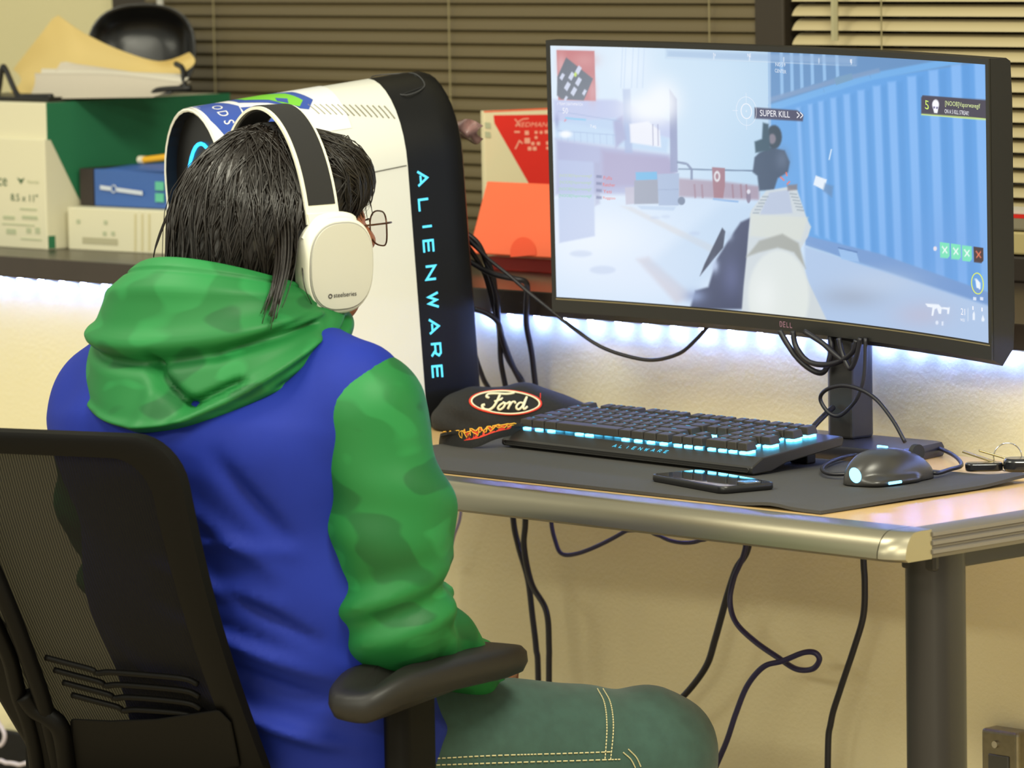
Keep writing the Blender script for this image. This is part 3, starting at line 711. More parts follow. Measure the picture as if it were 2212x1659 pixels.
at = me.color_attributes.new('picture', 'FLOAT_COLOR', 'POINT'); at.data.foreach_set('color', lc.ravel())
ms_ = bpy.data.materials.new('screen_picture'); ms_.use_nodes = True; nt = ms_.node_tree; b = nt.nodes['Principled BSDF']
b.inputs['Base Color'].default_value = (.004, .004, .005, 1); b.inputs['Roughness'].default_value = .35
an = nt.nodes.new('ShaderNodeAttribute'); an.attribute_name = 'picture'; nt.links.new(an.outputs['Color'], b.inputs['Emission Color']); b.inputs['Emission Strength'].default_value = 1.0
me.materials.append(ms_)
so = bpy.data.objects.new('screen', me); COL.objects.link(so); so.parent = mon; so.matrix_parent_inverse = Matrix.Translation(-mon.location)
so['label'] = 'lit screen with a blue first person shooter scene'
GPX = gp.reshape(-1, 2)
def uvof(x, y):
    i = np.argmin((GPX[:, 0]-x)**2+(GPX[:, 1]-y)**2); return gu.ravel()[i], gv.ravel()[i]
HM = {}
def hud(body, xl, yl, xr, yr, hpx, c, s=1.):
    k = (c, s)
    if k not in HM: HM[k] = emis('hud_glow', lin(c), s)
    V, F = textmesh(body, 1., 'LEFT'); w = V[:, 0].max()-V[:, 0].min(); hh = V[:, 1].max()-V[:, 1].min()
    a, b = np.array(uvof(xl, yl)), np.array(uvof(xr, yr)); sx = (b[0]-a[0])/w; sy = hpx/1760/hh; y0 = (V[:, 1].max()+V[:, 1].min())/2; x0 = V[:, 0].min()
    pts = [MS(a[0]+(x-x0)*sx, a[1]+(b[1]-a[1])*((x-x0)/w)+(y-y0)*sy, .0012) for x, y, _ in V]
    o = MB().add(pts, F).obj('screen_lettering', HM[k], so); return o
WHT = (250, 250, 255); YEL = (226, 240, 170)
hud('SUPER KILL', 1642, 244, 1707, 247, 14, WHT); hud('5', 1999, 226, 2007, 227, 19, (214, 240, 120)); hud('[NOOB]Vaporwavegif', 2042, 225, 2118, 231, 13, YEL)
hud('ON A 5 KILL STREAK!', 2042, 240, 2094, 244, 9, WHT); hud('// TEAM DEATHMATCH', 1204, 224, 1260, 226, 6.5, WHT); hud('50', 1216, 239, 1227, 240, 13, WHT); hud('7:45', 1275, 273, 1288, 274, 7, WHT)
hud('NE', 1615, 119, 1624, 120, 8, WHT); hud('N', 1541, 117, 1546, 118, 6, WHT); hud('E', 1837, 131, 1842, 131, 7, WHT); hud('N0:59', 1676, 139, 1698, 141, 8, (232, 240, 250)); hud('CENTER', 1675, 153, 1699, 155, 8, (232, 240, 250))
hud('21', 2076, 673, 2086, 674, 14, WHT); hud('WSS', 2076, 690, 2085, 691, 6, WHT); hud('1', 2101, 665, 2104, 665, 8, WHT); hud('1', 2121, 668, 2124, 668, 8, WHT); hud('>>', 1722, 248, 1735, 250, 15, WHT)
for k, a in enumerate((1., .95, .9, .75)):
    hud('[NOOB]Vaporwavegif', 1209, 379+k*14.5, 1279, 381+k*14.5, 9, (int(206*a+30*(1-a)), 224, 190), .95)
for k, t in enumerate(('Fulls', 'Ratcher', 'Yeti', 'Raggazo')): hud(t, 1304, 383+k*15, 1322+k % 2*8, 384+k*15, 8, (246, 140, 130), .9)
def ringu(x, y, r, wd, c):
    a = np.array(uvof(x, y)); k = (c, 1.)
    if k not in HM: HM[k] = emis('hud_glow', lin(c), 1.)
    MB().tube([MS(a[0]+r*math.cos(t), a[1]+r*math.sin(t), .0012) for t in np.linspace(0, 2*math.pi, 40, endpoint=False)], wd, 5, True).obj('screen_ring', HM[k], so)
ringu(1613, 241, .0094, .0005, WHT); ringu(1613, 241, .0182, .0002, WHT); ringu(2112, 613, .0125, .0007, (220, 236, 120))
a = np.array(uvof(1613, 241))
for du, dv, lx, lz in ((.0, .017, .0004, .013), (0, -.017, .0004, .013), (-.02, 0, .010, .0004), (.0, 0, .003, .0004), (0, 0, .0004, .003)):
    MB().add([MS(a[0]+du+sx*lx/2, a[1]+dv+sy*lz/2, .0012) for sx, sy in ((-1, -1), (1, -1), (1, 1), (-1, 1))], [(0, 1, 2, 3)]).obj('screen_crosshair', HM[(WHT, 1.)], so)
# maker's lettering on the bezel
c0 = None; best = 1e9
for u in np.linspace(-.1, .1, 201):
    q = pj(MS(u, -SH/2-.0115, .002));
    if abs(q[0]-1698) < best: best = abs(q[0]-1698); c0 = u
nm = MB()
for i, ch in enumerate('DELL'):
    for s in strokes(ch, .0045, .0062): ribbon(nm, s, .0010, lambda a, b, i=i: MS(c0+(i-1.5)*.0062+a, -SH/2-.0115+b, .0019))
nm.obj('bezel_lettering', mat('bezel_letters', (150, 110, 130), .4), mon)
# stand: chamfered column, bracket, slab foot
ring = [(-.026, -.014), (-.014, -.024), (.024, -.024), (.026, .012), (.016, .024), (-.02, .024)]
MB().loft([[(STX+u, STY+v, z) for u, v in ring] for z in (ZD+.018, 1.06)]).obj('stand_column', mat('stand_black', (44, 42, 42), .4), mon, None, bevel=.003)
MB().box((STX, STY-.0, 1.04), (.09, .05, .1)).obj('mount_bracket', m_bez2, mon, bevel=.006)
sl = [(-.125, -.086), (.125, -.086), (.135, -.05), (.120, .030), (.105, .036), (-.105, .036), (-.125, .02), (-.135, -.05)]
MB().loft([[(STX+.012+u*s, STY-.004+v*s, ZD+h) for u, v in sl] for s, h in ((.985, .0005), (1, .004), (1, .012), (.975, .0175))]).obj('foot', mat('stand_foot', (70, 70, 80), .30, metal=.7), mon, 30)
# ------------------------------------------------------------------ computer tower
ta = math.radians(17); td = np.array([math.sin(ta), math.cos(ta), 0]); tn = np.array([-math.cos(ta), math.sin(ta), 0])
tb = np.array([-.540, -.112, ZD])-td*.009; SF = -.263; SR = .087; TWd = .205
def T(s, w, h): return tb+td*(s-.062*h)+tn*w+np.array([0, 0, h*(1+.25*(s+.02))])
HS, HA = .350, .112
def tsec(e=0., n=18):
    """outline of the shell: (w, h) anticlockwise seen from the front"""
    out = [(e, .006+e), (e, .1), (e, .22), (e, HS)]
    for k in range(1, n):
        t = math.pi*k/n; out.append((TWd/2-(TWd/2-e)*math.cos(t), HS+(HA-e)*math.sin(t)))
    out += [(TWd-e, HS), (TWd-e, .22), (TWd-e, .1), (TWd-e, .006+e)]
    return out
tc = tb+td*(-.1)+tn*.1
tw = thing('computer_tower', (tc[0], tc[1], ZD), 'white and black gaming computer tower with glowing letters down its side', 'computer')
m_white = mat('tower_white', (228, 227, 218), .35, coat=.15); m_tblk = mat('tower_black', (15, 15, 17), .4, spec=.3)
NS = 8
rings = [[T(SF+.012, w, h) for w, h in tsec(.007)], [T(SF, w, h) for w, h in tsec(.005)], [T(SF-.0012, w, h) for w, h in tsec(.0025)], [T(SF, w, h) for w, h in tsec(0)]]
rings = rings[1:]+[[T(SF+(0-SF)*k/NS, w, h) for w, h in tsec(0)] for k in range(1, NS+1)]
MB().loft(rings, cap=False).obj('white_shell', m_white, tw, 35)
MB().loft([[T(SF+.0005, w, h) for w, h in tsec(.0052)], [T(SF+.016, w, h) for w, h in tsec(.007)]], cap=False).obj('recess_wall', m_tblk, tw)
MB().loft([[T(SF+.015, w, h) for w, h in tsec(.006)], [T(SF+.03, w, h) for w, h in tsec(.010)]]).obj('front_recess', m_tblk, tw)
e = [(TWd/2+.075*math.cos(t), .245+.165*math.sin(t)) for t in np.linspace(0, 2*math.pi, 48, endpoint=False)]
MB().tube([T(SF+.014, w, h) for w, h in e], .0024, 8, True).obj('light_ring', emis('ring_blue', (.03, .45, 1.0), 3.5), tw, 180)
MB().loft([[T(SF+.010, TWd/2+.05*math.cos(t), .245+.135*math.sin(t)) for t in np.linspace(0, 2*math.pi, 32, endpoint=False)], [T(SF+.016, TWd/2+.066*math.cos(t), .245+.155*math.sin(t)) for t in np.linspace(0, 2*math.pi, 32, endpoint=False)]]).obj('front_panel', mat('front_panel_black', (20, 20, 22), .3), tw, 40)
bs = [(0.0003, 0.), (SR*.6, 0.), (SR-.012, .001), (SR-.004, .004), (SR, .010)]
MB().loft([[T(s, w, h) for w, h in tsec(e)] for s, e in bs]).obj('black_rear_section', m_tblk, tw, 35)
MB().loft([[T(s, w, h) for w, h in tsec(.022)] for s in (SR-.001, SR+.0006)]).obj('rear_grille', m_black, tw)
# seams, vents, feet
MB().tube([T(SF, -.0002, .335), T(-.002, -.0002, .350)], .0009, 6).obj('panel_seam', mat('seam_grey', (110, 108, 100), .6), tw)
def TA(s, t, off=0.): return T(s, TWd/2-(TWd/2+off)*math.cos(t), HS+(HA+off)*math.sin(t))
for k in range(14):
    s = -.115+k*.0078; t0 = 1.02-.018*k
    MB().tube([TA(s, t0+.0, .0002), TA(s+.004, t0-.10, .0002), TA(s+.008, t0-.2, .0002)], .0011, 5).obj('vent_slot', mat('vent_grey', (128, 124, 108), .6), tw)
# grille cut on the black crown
cr = [(.012, 1.75), (.052, 1.75), (.060, 1.35), (.055, 1.0), (.018, .92)]
MB().tube(crom([TA(s, t, .0004) for s, t in cr], 6, True), .0008, 5, True).obj('crown_grille_outline', mat('grille_edge', (70, 70, 72), .5), tw)
MB().loft([[TA(s, t, o) for s, t in cr] for o in (-.002, .0003)]).obj('crown_grille', mat('grille_mesh', (16, 16, 17), .8), tw)
for s, w in ((SF+.05, .02), (SF+.05, TWd-.02), (SR-.03, .02), (SR-.03, TWd-.02)):
    q = T(s, w, 0); MB().box((q[0], q[1], ZD+.0045), (.03, .03, .008)).obj('foot', m_black, tw)
# letters down the black strip
m_cl = emis('tower_letter_cyan', (.12, .72, 1.0), 1.6)
lp = [(912, 385), (915, 443), (922, 489), (925, 532), (930, 589), (936, 648), (937, 705), (941, 755), (944, 803)]
def side_of(x, y):
    """point of the near side wall (w = 0) seen at that pixel, in (s, h)"""
    d = ray(x, y); k = np.dot(tb-CAM, tn)/np.dot(d, tn); P = CAM+d*k-tb
    h = P[2]; 
    for _ in range(6):
        s = np.dot(P, td)+.062*h; h = P[2]/(1+.25*(s+.02))
    return s, h
for ch, (x, y) in zip('ALIENWARE', lp):
    s0, h0 = side_of(x, y); nm = MB(); w_, h_ = (.0165, .0150) if ch not in 'I' else (.01, .0150)
    for st in strokes(ch, w_*1.15, h_):
        ribbon(nm, st, .0030, lambda a, b: T(s0+b*.92, -.0010, h0-a))
    nm.obj('side_letter', m_cl, tw)
MB().loft([[T(s, w, h) for w, h in ((TWd-.012, .01), (TWd, .01), (TWd, .29), (TWd-.012, .26))] for s in (SR-.02, SR+.022)]).obj('rear_panel_edge', m_white, tw, None, bevel=.002)
# sticker over the rounded top
def patch(name, s0, s1, t0, t1, off, m, n=14, parent=tw):
    V = []; F = []
    for i in range(n+1):
        for j in range(n+1): V.append(TA(s0+(s1-s0)*i/n, t0+(t1-t0)*j/n, off))
    for i in range(n):
        for j in range(n): F.append((i*(n+1)+j, (i+1)*(n+1)+j, (i+1)*(n+1)+j+1, i*(n+1)+j+1))
    return MB().add(V, F).obj(name, m, parent, 180)
stk = patch('sticker', -.262, -.070, .55, 1.75, .0006, mat('sticker_white', (238, 238, 240), .3))
m_sb = mat('sticker_blue', (52, 82, 170), .35); m_sg = mat('sticker_green', (120, 200, 60), .35)
def spoly(pts, m, off, n=5):
    c = np.mean(pts, 0); V = [TA(c[0], c[1], off)]; F = []; P = []
    for a, b in zip(pts, pts[1:]+pts[:1]):
        for k in range(n): P.append((a[0]+(b[0]-a[0])*k/n, a[1]+(b[1]-a[1])*k/n))
    R = 4
    for r in range(1, R+1): V += [TA(c[0]+(p[0]-c[0])*r/R, c[1]+(p[1]-c[1])*r/R, off) for p in P]
    N = len(P)
    for i in range(N): F.append((0, 1+i, 1+(i+1) % N))
    for r in range(R-1):
        for i in range(N): F.append((1+r*N+i, 1+(r+1)*N+i, 1+(r+1)*N+(i+1) % N, 1+r*N+(i+1) % N))
    MB().add(V, F).obj('sticker_print', m, stk, 180)
spoly([(-.205, 1.62), (-.150, 1.66), (-.118, 1.45), (-.104, 1.10), (-.118, .92), (-.140, 1.0), (-.165, 1.2), (-.200, 1.35)], m_sb, .0009)
spoly([(-.195, 1.60), (-.155, 1.62), (-.130, 1.42), (-.118, 1.12), (-.128, 1.0), (-.146, 1.10), (-.160, 1.28), (-.188, 1.42)], m_sg, .0012)
spoly([(-.150, 1.30), (-.136, 1.22), (-.140, 1.10), (-.152, 1.2)], m_sb, .0015)
spoly([(-.258, 1.55), (-.225, 1.60), (-.205, 1.25), (-.215, .70), (-.245, .62), (-.256, 1.0)], m_sb, .0009)
spoly([(-.205, 1.2), (-.180, 1.15), (-.150, .80), (-.165, .62), (-.195, .66), (-.206, .9)], m_sb, .0009)
spoly([(-.199, .74), (-.170, .70), (-.165, .75), (-.195, .80)], m_sg, .0012)
m_sw = mat('sticker_white', (238, 238, 240), .3)
for i, (ch, sx) in enumerate((('O', -.236), ('D', -.236), ('S', -.236))): text_on('sticker_lettering', ch, .020, lambda a, b, i=i: TA(-.234+b, 1.30-.19*i-a*9.5, .0013), m_sw, stk)
text_on('sticker_lettering', 'G', .030, lambda a, b: TA(-.186+b, .96-a*9.5, .0013), m_sw, stk)
# ------------------------------------------------------------------ things on the ledge
def onpl(x, y, p0, n):
    d = ray(x, y); return CAM+d*(np.dot(np.asarray(p0)-CAM, n)/np.dot(d, n))
m_card = mat('white_carton', (228, 222, 192), .6); m_green = mat('green_carton', (40, 118, 80), .55); m_print = mat('carton_print_green', (70, 104, 70), .7)
m_fade = mat('carton_print_pale', (186, 192, 158), .7)
XB = -1.768; YBf = .203; zt = ony(40, 222, YBf)[2]; zm = ony(90, 301, YBf)[2]
pb = thing('paper_box', (XB-.145, YBf+.195, ZL), 'white and green printer paper box at the left end of the ledge', 'box')
MB().box((XB-.145, YBf+.195, (ZL+zm)/2), (.29, .39, zm-ZL)).obj('carton_sleeve', m_card, pb, bevel=.002)
MB().box((XB-.1456, YBf+.195, (ZL+.01+zt)/2), (.289, .379, zt-ZL-.01)).obj('inner_carton', m_card, pb, bevel=.002)
MB().box((XB-.0002, YBf+.195, (zm+zt)/2), (.0016, .377, zt-zm+.002)).obj('green_side_panel', m_green, pb)
g = [onx(x, y, XB+.0006) for x, y in ((112, 303), (166, 430), (166, 560), (118, 540), (118, 507), (106, 507))]
yb = YBf+.389
zq = [(max(YBf+.012, ony(100, 303, YBf)[1]), zm-.001), (onx(166, 422, XB)[1], onx(166, 422, XB)[2]), (onx(230, 548, XB)[1], ZL+.004), (yb, ZL+.004), (yb, zm-.001)]
MB().add([(XB+.0007, y, z) for y, z in zq], [(0, 1, 2, 3, 4)]).obj('green_print', m_green, pb)
MB().add([(XB+.0007, y, z) for y, z in ((YBf+.002, ZL+.002), (YBf+.016, ZL+.002), (YBf+.016, ZL+.022), (YBf+.002, ZL+.022))], [(0, 1, 2, 3)]).obj('green_print', m_green, pb)
def fronttext(body, x, y, hpx, wpx, m, Y, parent, name='carton_lettering'):
    c = ony(x, y, Y); V, F = textmesh(body, 1.); w = np.ptp(V[:, 0]); h = np.ptp(V[:, 1]); k = 1445.
    sx = wpx/w/(k*.70); sz = hpx/h/k; cx = (V[:, 0].max()+V[:, 0].min())/2; cz = (V[:, 1].max()+V[:, 1].min())/2
    return MB().add([(c[0]+(a-cx)*sx, Y-.0008, c[2]+(b-cz)*sz) for a, b, _ in V], F).obj(name, m, parent)
fronttext('8.5 x 11"', 53, 427, 17, 70, m_print, YBf, pb); fronttext('ce', 6, 393, 18, 24, m_print, YBf, pb); fronttext('Vertiv', 72, 393, 8, 32, m_fade, YBf, pb)
for x, y, w, h in ((62, 452, 44, 4), (40, 485, 84, 3), (20, 470, 30, 8), (65, 470, 40, 8), (25, 500, 25, 12), (63, 498, 12, 12), (82, 498, 12, 14), (68, 517, 54, 3)):
    c = ony(x, y, YBf); MB().box((c[0], YBf-.0005, c[2]), (w/1010, .001, h/1445)).obj('carton_print', m_fade, pb)
c = [ony(x, y, YBf-.001) for x, y in ((36, 383), (45, 388), (53, 384), (45, 398))]; MB().add(c, [(0, 1, 2, 3)]).obj('carton_mark', m_print, pb)

# white carton
wy = .232; wb = thing('shipping_carton', (-1.62, wy+.1, ZL), 'low white carton with a grey label strip beside the paper box', 'box')
R = yawm(math.radians(4)); x0 = XB+.012; wl_ = .33; zt2 = ony(150, 447, wy)[2]
cw = np.array([x0+wl_/2, wy+.10, 0]); MB().box((cw[0], cw[1], (ZL+zt2)/2), (wl_, .18, zt2-ZL), R).obj('carton', m_card, wb, bevel=.002)
def wfront(x, y, o=.0008): n = R @ np.array([0, -1., 0]); return onpl(x, y, cw+n*(.09+o), n)
def wquad(x0, y0, x1, y1, m, name, par=wb): MB().add([wfront(x0, y0), wfront(x0, y1), wfront(x1, y1+(x1-x0)*.055), wfront(x1, y0+(x1-x0)*.055)], [(0, 1, 2, 3)]).obj(name, m, par)
wquad(178, 512, 254, 526, mat('label_grey', (186, 180, 148), .7), 'label_strip')
for x in (290, 305, 320): wquad(x, 462, x+4, 542, mat('carton_crease', (214, 204, 160), .7), 'print_stripe')
for x, y in ((165, 474), (224, 476), (222, 500), (240, 500)): wquad(x, y, x+8, y+9, m_fade, 'print_mark')
c = onz(165, 440, zt2); tag(MB().cyl((c[0], wy+.07, zt2+.0105), .010, .05, (.9, .44, 0), 16).obj('paper_roll', mat('white_paper', (240, 238, 228), .7), None, 40), 'small white roll lying on the white carton by the blue box', 'roll')
# blue box
by = .268; c0 = ony(181, 440, by); c1 = ony(181, 362, by); bl = .24; R2 = yawm(math.radians(3)); zb0 = zt2+.001; zb1 = c1[2]-.001
bb = thing('blue_box', (c0[0]+bl/2, by+.06, zb0), 'blue retail box with dark end lying on the white carton', 'box')
cb = np.array([c0[0]+bl/2, by+.06, 0])
MB().box((cb[0]+.016, cb[1], (zb0+zb1)/2), (bl-.03, .12, zb1-zb0), R2).obj('carton', mat('blue_carton', (62, 102, 176), .4), bb, bevel=.0015)
ec = cb+R2 @ np.array([-bl/2+.012, 0, 0]); MB().box((ec[0], ec[1], (zb0+zb1)/2), (.032, .121, zb1-zb0+.001), R2).obj('dark_end', mat('dark_carton', (48, 40, 40), .5), bb, bevel=.0015)
nb = R2 @ np.array([0, -1., 0])
def bq(x, y): return onpl(x, y, cb+nb*.0640, nb)
for xa_, xb_ in ((216, 239), (252, 308)):
    MB().add([bq(xa_, 400+(xa_-216)*.14), bq(xa_, 409+(xa_-216)*.14), bq(xb_, 409+(xb_-216)*.14), bq(xb_, 400+(xb_-216)*.14)], [(0, 1, 2, 3)]).obj('white_print', mat('white_ink', (206, 214, 230), .6), bb)
MB().tube([bq(245.5+5*math.cos(t), 408+8*math.sin(t)) for t in np.linspace(0, 2*math.pi, 20, endpoint=False)], .0009, 5, True).obj('round_mark', mat('white_ink', (206, 214, 230), .6), bb)
for y in (392, 417): MB().add([bq(335, y), bq(335, y+19), bq(354, y+20), bq(354, y+1)], [(0, 1, 2, 3)]).obj('picture_tile', mat('tile_teal', (96, 190, 160), .5), bb)
p0 = [np.array((cb[0]-.06, by-.001, zb1)), np.array((cb[0]+.13, by-.001, zb1)), np.array((cb[0]+.13, by+.05, zb1+.018)), np.array((cb[0]-.06, by+.05, zb1+.004))]
MB().prism([(0, 0), (1, 0), (2, 0), (3, 0)], lambda u, v, d: p0[int(u)]+np.array([0, 0, d]), 0, .0012).obj('lid_flap', mat('blue_carton', (62, 102, 176), .4), bb)
a, b = ony(302, 345, by+.03), ony(372, 338, by+.03)
pn = thing('highlighter', (a[0], a[1], zb1+.012), 'orange and white pen lying on top of the blue box', 'pen')
MB().tube([a+np.array([.012, 0, 0]), b], .0055, 10).obj('barrel', mat('pen_orange', (240, 180, 40), .4), pn, 40); MB().tube([a, a+np.array([.012, 0, 0])], .0065, 10).obj('pen_cap', mat('pen_white', (228, 222, 200), .4), pn, 40)

# tray, folder, papers and black dish on top of the paper box
ZP = zt+.0005
tr = thing('letter_tray', (XB-.16, YBf+.15, ZP), 'black wire letter tray on top of the paper box', 'tray'); m_wire = mat('black_wire', (24, 23, 24), .4)
def tubepx(pts, r): return crom([ony(x, y, Y) for x, y, Y in pts], 5), r
for pts in (((-30, 215, .24), (-6, 205, .24), (4, 150, .24), (12, 150, .24), (38, 205, .24), (60, 208, .24), (112, 208, .24)), ((330, 203, .30), (345, 194, .30), (412, 190, .32)), ((398, 190, .33), (395, 150, .35), (380, 138, .36))):
    P, r = tubepx(pts, .005); MB().tube(P, .0045, 8).obj('wire', m_wire, tr, 180)
yc = YBf+.2
MB().box((XB-.15, yc-.06, ZP+.004), (.25, .22, .006)).obj('tray_floor', m_wire, tr, bevel=.002)
# manila folder: bent sheet
def sheet(name, bot, top, m, n=24, nv=8, bulge=0., th=.0012):
    B = crom([ony(*p) for p in bot], 8); Tt = crom([ony(*p) for p in top], 8)
    def rs(P): 
        P = np.array(P); L = np.r_[0, np.cumsum(np.linalg.norm(np.diff(P, axis=0), axis=1))]; t = np.linspace(0, L[-1], n+1); return np.stack([np.interp(t, L, P[:, k]) for k in range(3)], 1)
    B, Tt = rs(B), rs(Tt); V = []; F = []
    for k in (0, 1):
        for j in range(nv+1):
            s = j/nv
            for i in range(n+1): V.append(B[i]*(1-s)+Tt[i]*s+np.array([0, bulge*math.sin(math.pi*s)+k*th, 0]))
    def q(k, i, j): return k*(n+1)*(nv+1)+j*(n+1)+i
    for j in range(nv):
        for i in range(n): F.append((q(0, i, j), q(0, i+1, j), q(0, i+1, j+1), q(0, i, j+1))); F.append((q(1, i, j), q(1, i, j+1), q(1, i+1, j+1), q(1, i+1, j)))
    for i in range(n): F.append((q(0, i, 0), q(1, i, 0), q(1, i+1, 0), q(0, i+1, 0))); F.append((q(0, i, nv), q(0, i+1, nv), q(1, i+1, nv), q(1, i, nv)))
    for j in range(nv): F.append((q(0, 0, j), q(0, 0, j+1), q(1, 0, j+1), q(1, 0, j))); F.append((q(0, n, j), q(1, n, j), q(1, n, j+1), q(0, n, j+1)))
    return MB().add(V, F).obj(name, m, None, 60)
tag(sheet('manila_folder', [(20, 200, .30), (150, 205, .33), (280, 200, .36), (390, 160, .40)], [(28, 150, .34), (59, 110, .345), (90, 71, .35), (119, 33, .36), (124, 32, .36), (150, 51, .37), (182, 72, .38), (250, 105, .40), (330, 131, .42), (372, 128, .42), (408, 113, .43)], mat('manila_card', (222, 196, 128), .6), bulge=.02), 'buff manila folder standing up in the black letter tray', 'folder')
m_paper = mat('white_paper_sheet', (206, 196, 180), .7); m_paper2 = mat('white_paper_sheet_b', (220, 212, 196), .7)
for i, (bot, top) in enumerate((([(60, 214, .25), (330, 210, .28)], [(75, 158, .30), (240, 160, .32), (396, 178, .33)]), ([(62, 210, .26), (340, 206, .29)], [(90, 148, .31), (250, 153, .33), (408, 168, .34)]), ([(64, 208, .27), (345, 204, .30)], [(132, 134, .32), (250, 150, .34), (412, 176, .35)]), ([(66, 206, .28), (345, 202, .31)], [(140, 133, .33), (240, 152, .35), (392, 160, .36)]))):
    tag(sheet('paper_sheet', bot, top, (m_paper, m_paper2)[i % 2], bulge=.006), ['front loose white paper sheet in the letter tray', 'second loose white paper sheet from the front of the letter tray', 'tall loose white paper sheet near the back of the letter tray', 'rearmost loose white paper sheet in front of the manila folder'][i], 'paper', 'papers in the letter tray')
dc = ony(308, 112, .50); dn = -ray(308, 112); dn = dn+np.array([-.35, .1, .1]); dn /= np.linalg.norm(dn); du = np.cross([0, 0, 1.], dn); du /= np.linalg.norm(du); dv = np.cross(dn, du)
ds = thing('black_dish', (dc[0], dc[1], ZP), 'glossy black round dish standing upright behind the manila folder', 'dish')
pf = [(0, -.012), (.03, -.012), (.06, -.009), (.078, .004), (.086, .012), (.090, .012), (.090, .004), (.084, -.012), (.066, -.026), (.03, -.032), (0, -.032)]
MB().loft([[dc+du*r*1.0*math.copysign(abs(math.cos(t))**.8, math.cos(t))+dv*r*.86*math.copysign(abs(math.sin(t))**.8, math.sin(t))+dn*a for t in np.linspace(0, 2*math.pi, 40, endpoint=False)] for r, a in [(max(r, .0005), a) for r, a in pf]]).obj('bowl', mat('black_gloss', (16, 15, 15), .22), ds, 60)
q = dc-np.array([0, 0, .068]); MB().box((q[0], q[1]+.01, (ZP+q[2])/2), (.07, .03, max(.006, q[2]-ZP))).obj('stand', m_black, ds, bevel=.002)

# red and white retail box, orange open carton, plastic wrap, flat boxes at right
m_redp = mat('red_print', (232, 40, 26), .5); m_orange = mat('orange_carton', (255, 112, 70), .6)
e1 = np.array([math.cos(math.radians(66)), math.sin(math.radians(66)), 0]); rn = np.array([e1[1], -e1[0], 0.]); rp = ony(1046, 300, .385)
rb = thing('red_white_box', (rp[0]+e1[0]*.12, rp[1]+e1[1]*.12, ZL), 'red and white retail box standing behind the orange carton', 'box')
ztr = onpl(1043, 240, rp, rn)[2]
cc = rp+e1*.11-rn*.007; Rr = np.stack([e1, -rn, [0, 0, 1.]], 1)
MB().box((cc[0], cc[1], (ZL+ztr)/2), (.22, .014, ztr-ZL), Rr).obj('carton', mat('cream_carton', (238, 226, 186), .5), rb, bevel=.001)
def rq(x, y, o=.0006): return onpl(x, y, rp+rn*o, rn)
MB().add([rq(*p) for p in ((1066, 249), (1210, 247), (1212, 420), (1156, 420), (1068, 266))], [(0, 1, 2, 3, 4)]).obj('red_print', m_redp, rb)
MB().add([rq(x, y, .0004) for x, y in ((1044, 240), (1210, 232), (1210, 236), (1046, 243))], [(0, 1, 2, 3)]).obj('orange_edge', m_orange, rb)
m_pk = mat('pink_ink', (255, 176, 150), .5)
V, F = textmesh('XEDMAN', 1.); w = np.ptp(V[:, 0]); h = np.ptp(V[:, 1]); o0 = V[:, 0].min(); h0 = V[:, 1].min()
MB().add([rq(1113+(a-o0)/w*68+(b-h0)/h*3, 274-(b-h0)/h*10, .001) for a, b, _ in V], F).obj('box_lettering', m_pk, rb)
nm = MB()
for pl, wd in (([(1112, 257), (1118, 264), (1124, 271)], 2.4), ([(1114, 272), (1121, 262), (1130, 257), (1142, 256)], 2.2), ([(1113, 322), (1122, 304), (1129, 310)], 3.)): ribbon(nm, pl, wd, lambda u, v: rq(u, v, .001))
nm.obj('logo_swoosh', m_pk, rb)
for x, y, s in ((1138, 287, 9), (1158, 286, 6), (1169, 286, 6), (1180, 285, 7), (1139, 304, 12), (1158, 297, 6), (1151, 310, 7), (1163, 310, 7), (1183, 309, 7), (1144, 321, 8), (1155, 321, 8), (1183, 320, 6), (1117, 285, 12)):
    hh = s if s != 12 or x != 1117 else 4; MB().add([rq(x-s/2, y-hh/2, .001), rq(x+s/2, y-hh/2, .001), rq(x+s/2, y+hh/2, .001), rq(x-s/2, y+hh/2, .001)], [(0, 1, 2, 3)]).obj('spec_icon', m_pk, rb)
for y in (270, 290): MB().add([rq(x, y2, .001) for x, y2 in ((1047, y-6), (1059, y-5), (1060, y+8), (1048, y+7))], [(0, 1, 2, 3)]).obj('grey_print', m_fade, rb)

ob = thing('orange_carton', (-.72, .42, ZL), 'open orange carton with its lid flap hanging over the front', 'box')
oy = .315; xl = ony(1052, 575, oy)[0]; xr = xl+.30; zo = ony(1100, 556, oy)[2]
MB().box(((xl+xr)/2, oy+.03, (ZL+zo)/2), (xr-xl, .06, zo-ZL)).obj('carton_body', mat('dark_red_carton', (178, 40, 26), .55), ob, bevel=.0015)
q4 = [ony(1052, 391, .375), ony(1012, 545, .285)]; wd = .34
ls = [q4[0], q4[0]+np.array([wd*.92, 0, 0]), q4[1]+np.array([wd, 0, 0]), q4[1]]
nn = np.cross(ls[1]-ls[0], ls[3]-ls[0]); nn /= np.linalg.norm(nn)
MB().loft([[p+nn*d for p in ls] for d in (0, .004)]).obj('lid_flap', m_orange, ob, bevel=.0015)
n0 = nn if np.dot(nn, CAM-ls[0]) > 0 else -nn; p00 = ls[0]+n0*(.0045+.0006) if np.dot(nn, CAM-ls[0]) > 0 else ls[0]+n0*.0012
ag = np.linspace(math.radians(-8), math.radians(196), 26)
MB().add([onpl(1130+28*math.cos(t), 546-34*math.sin(t)*1.0, p00, n0) for t in ag], [tuple(range(26))]).obj('round_print', mat('orange_print', (244, 84, 44), .6), ob)
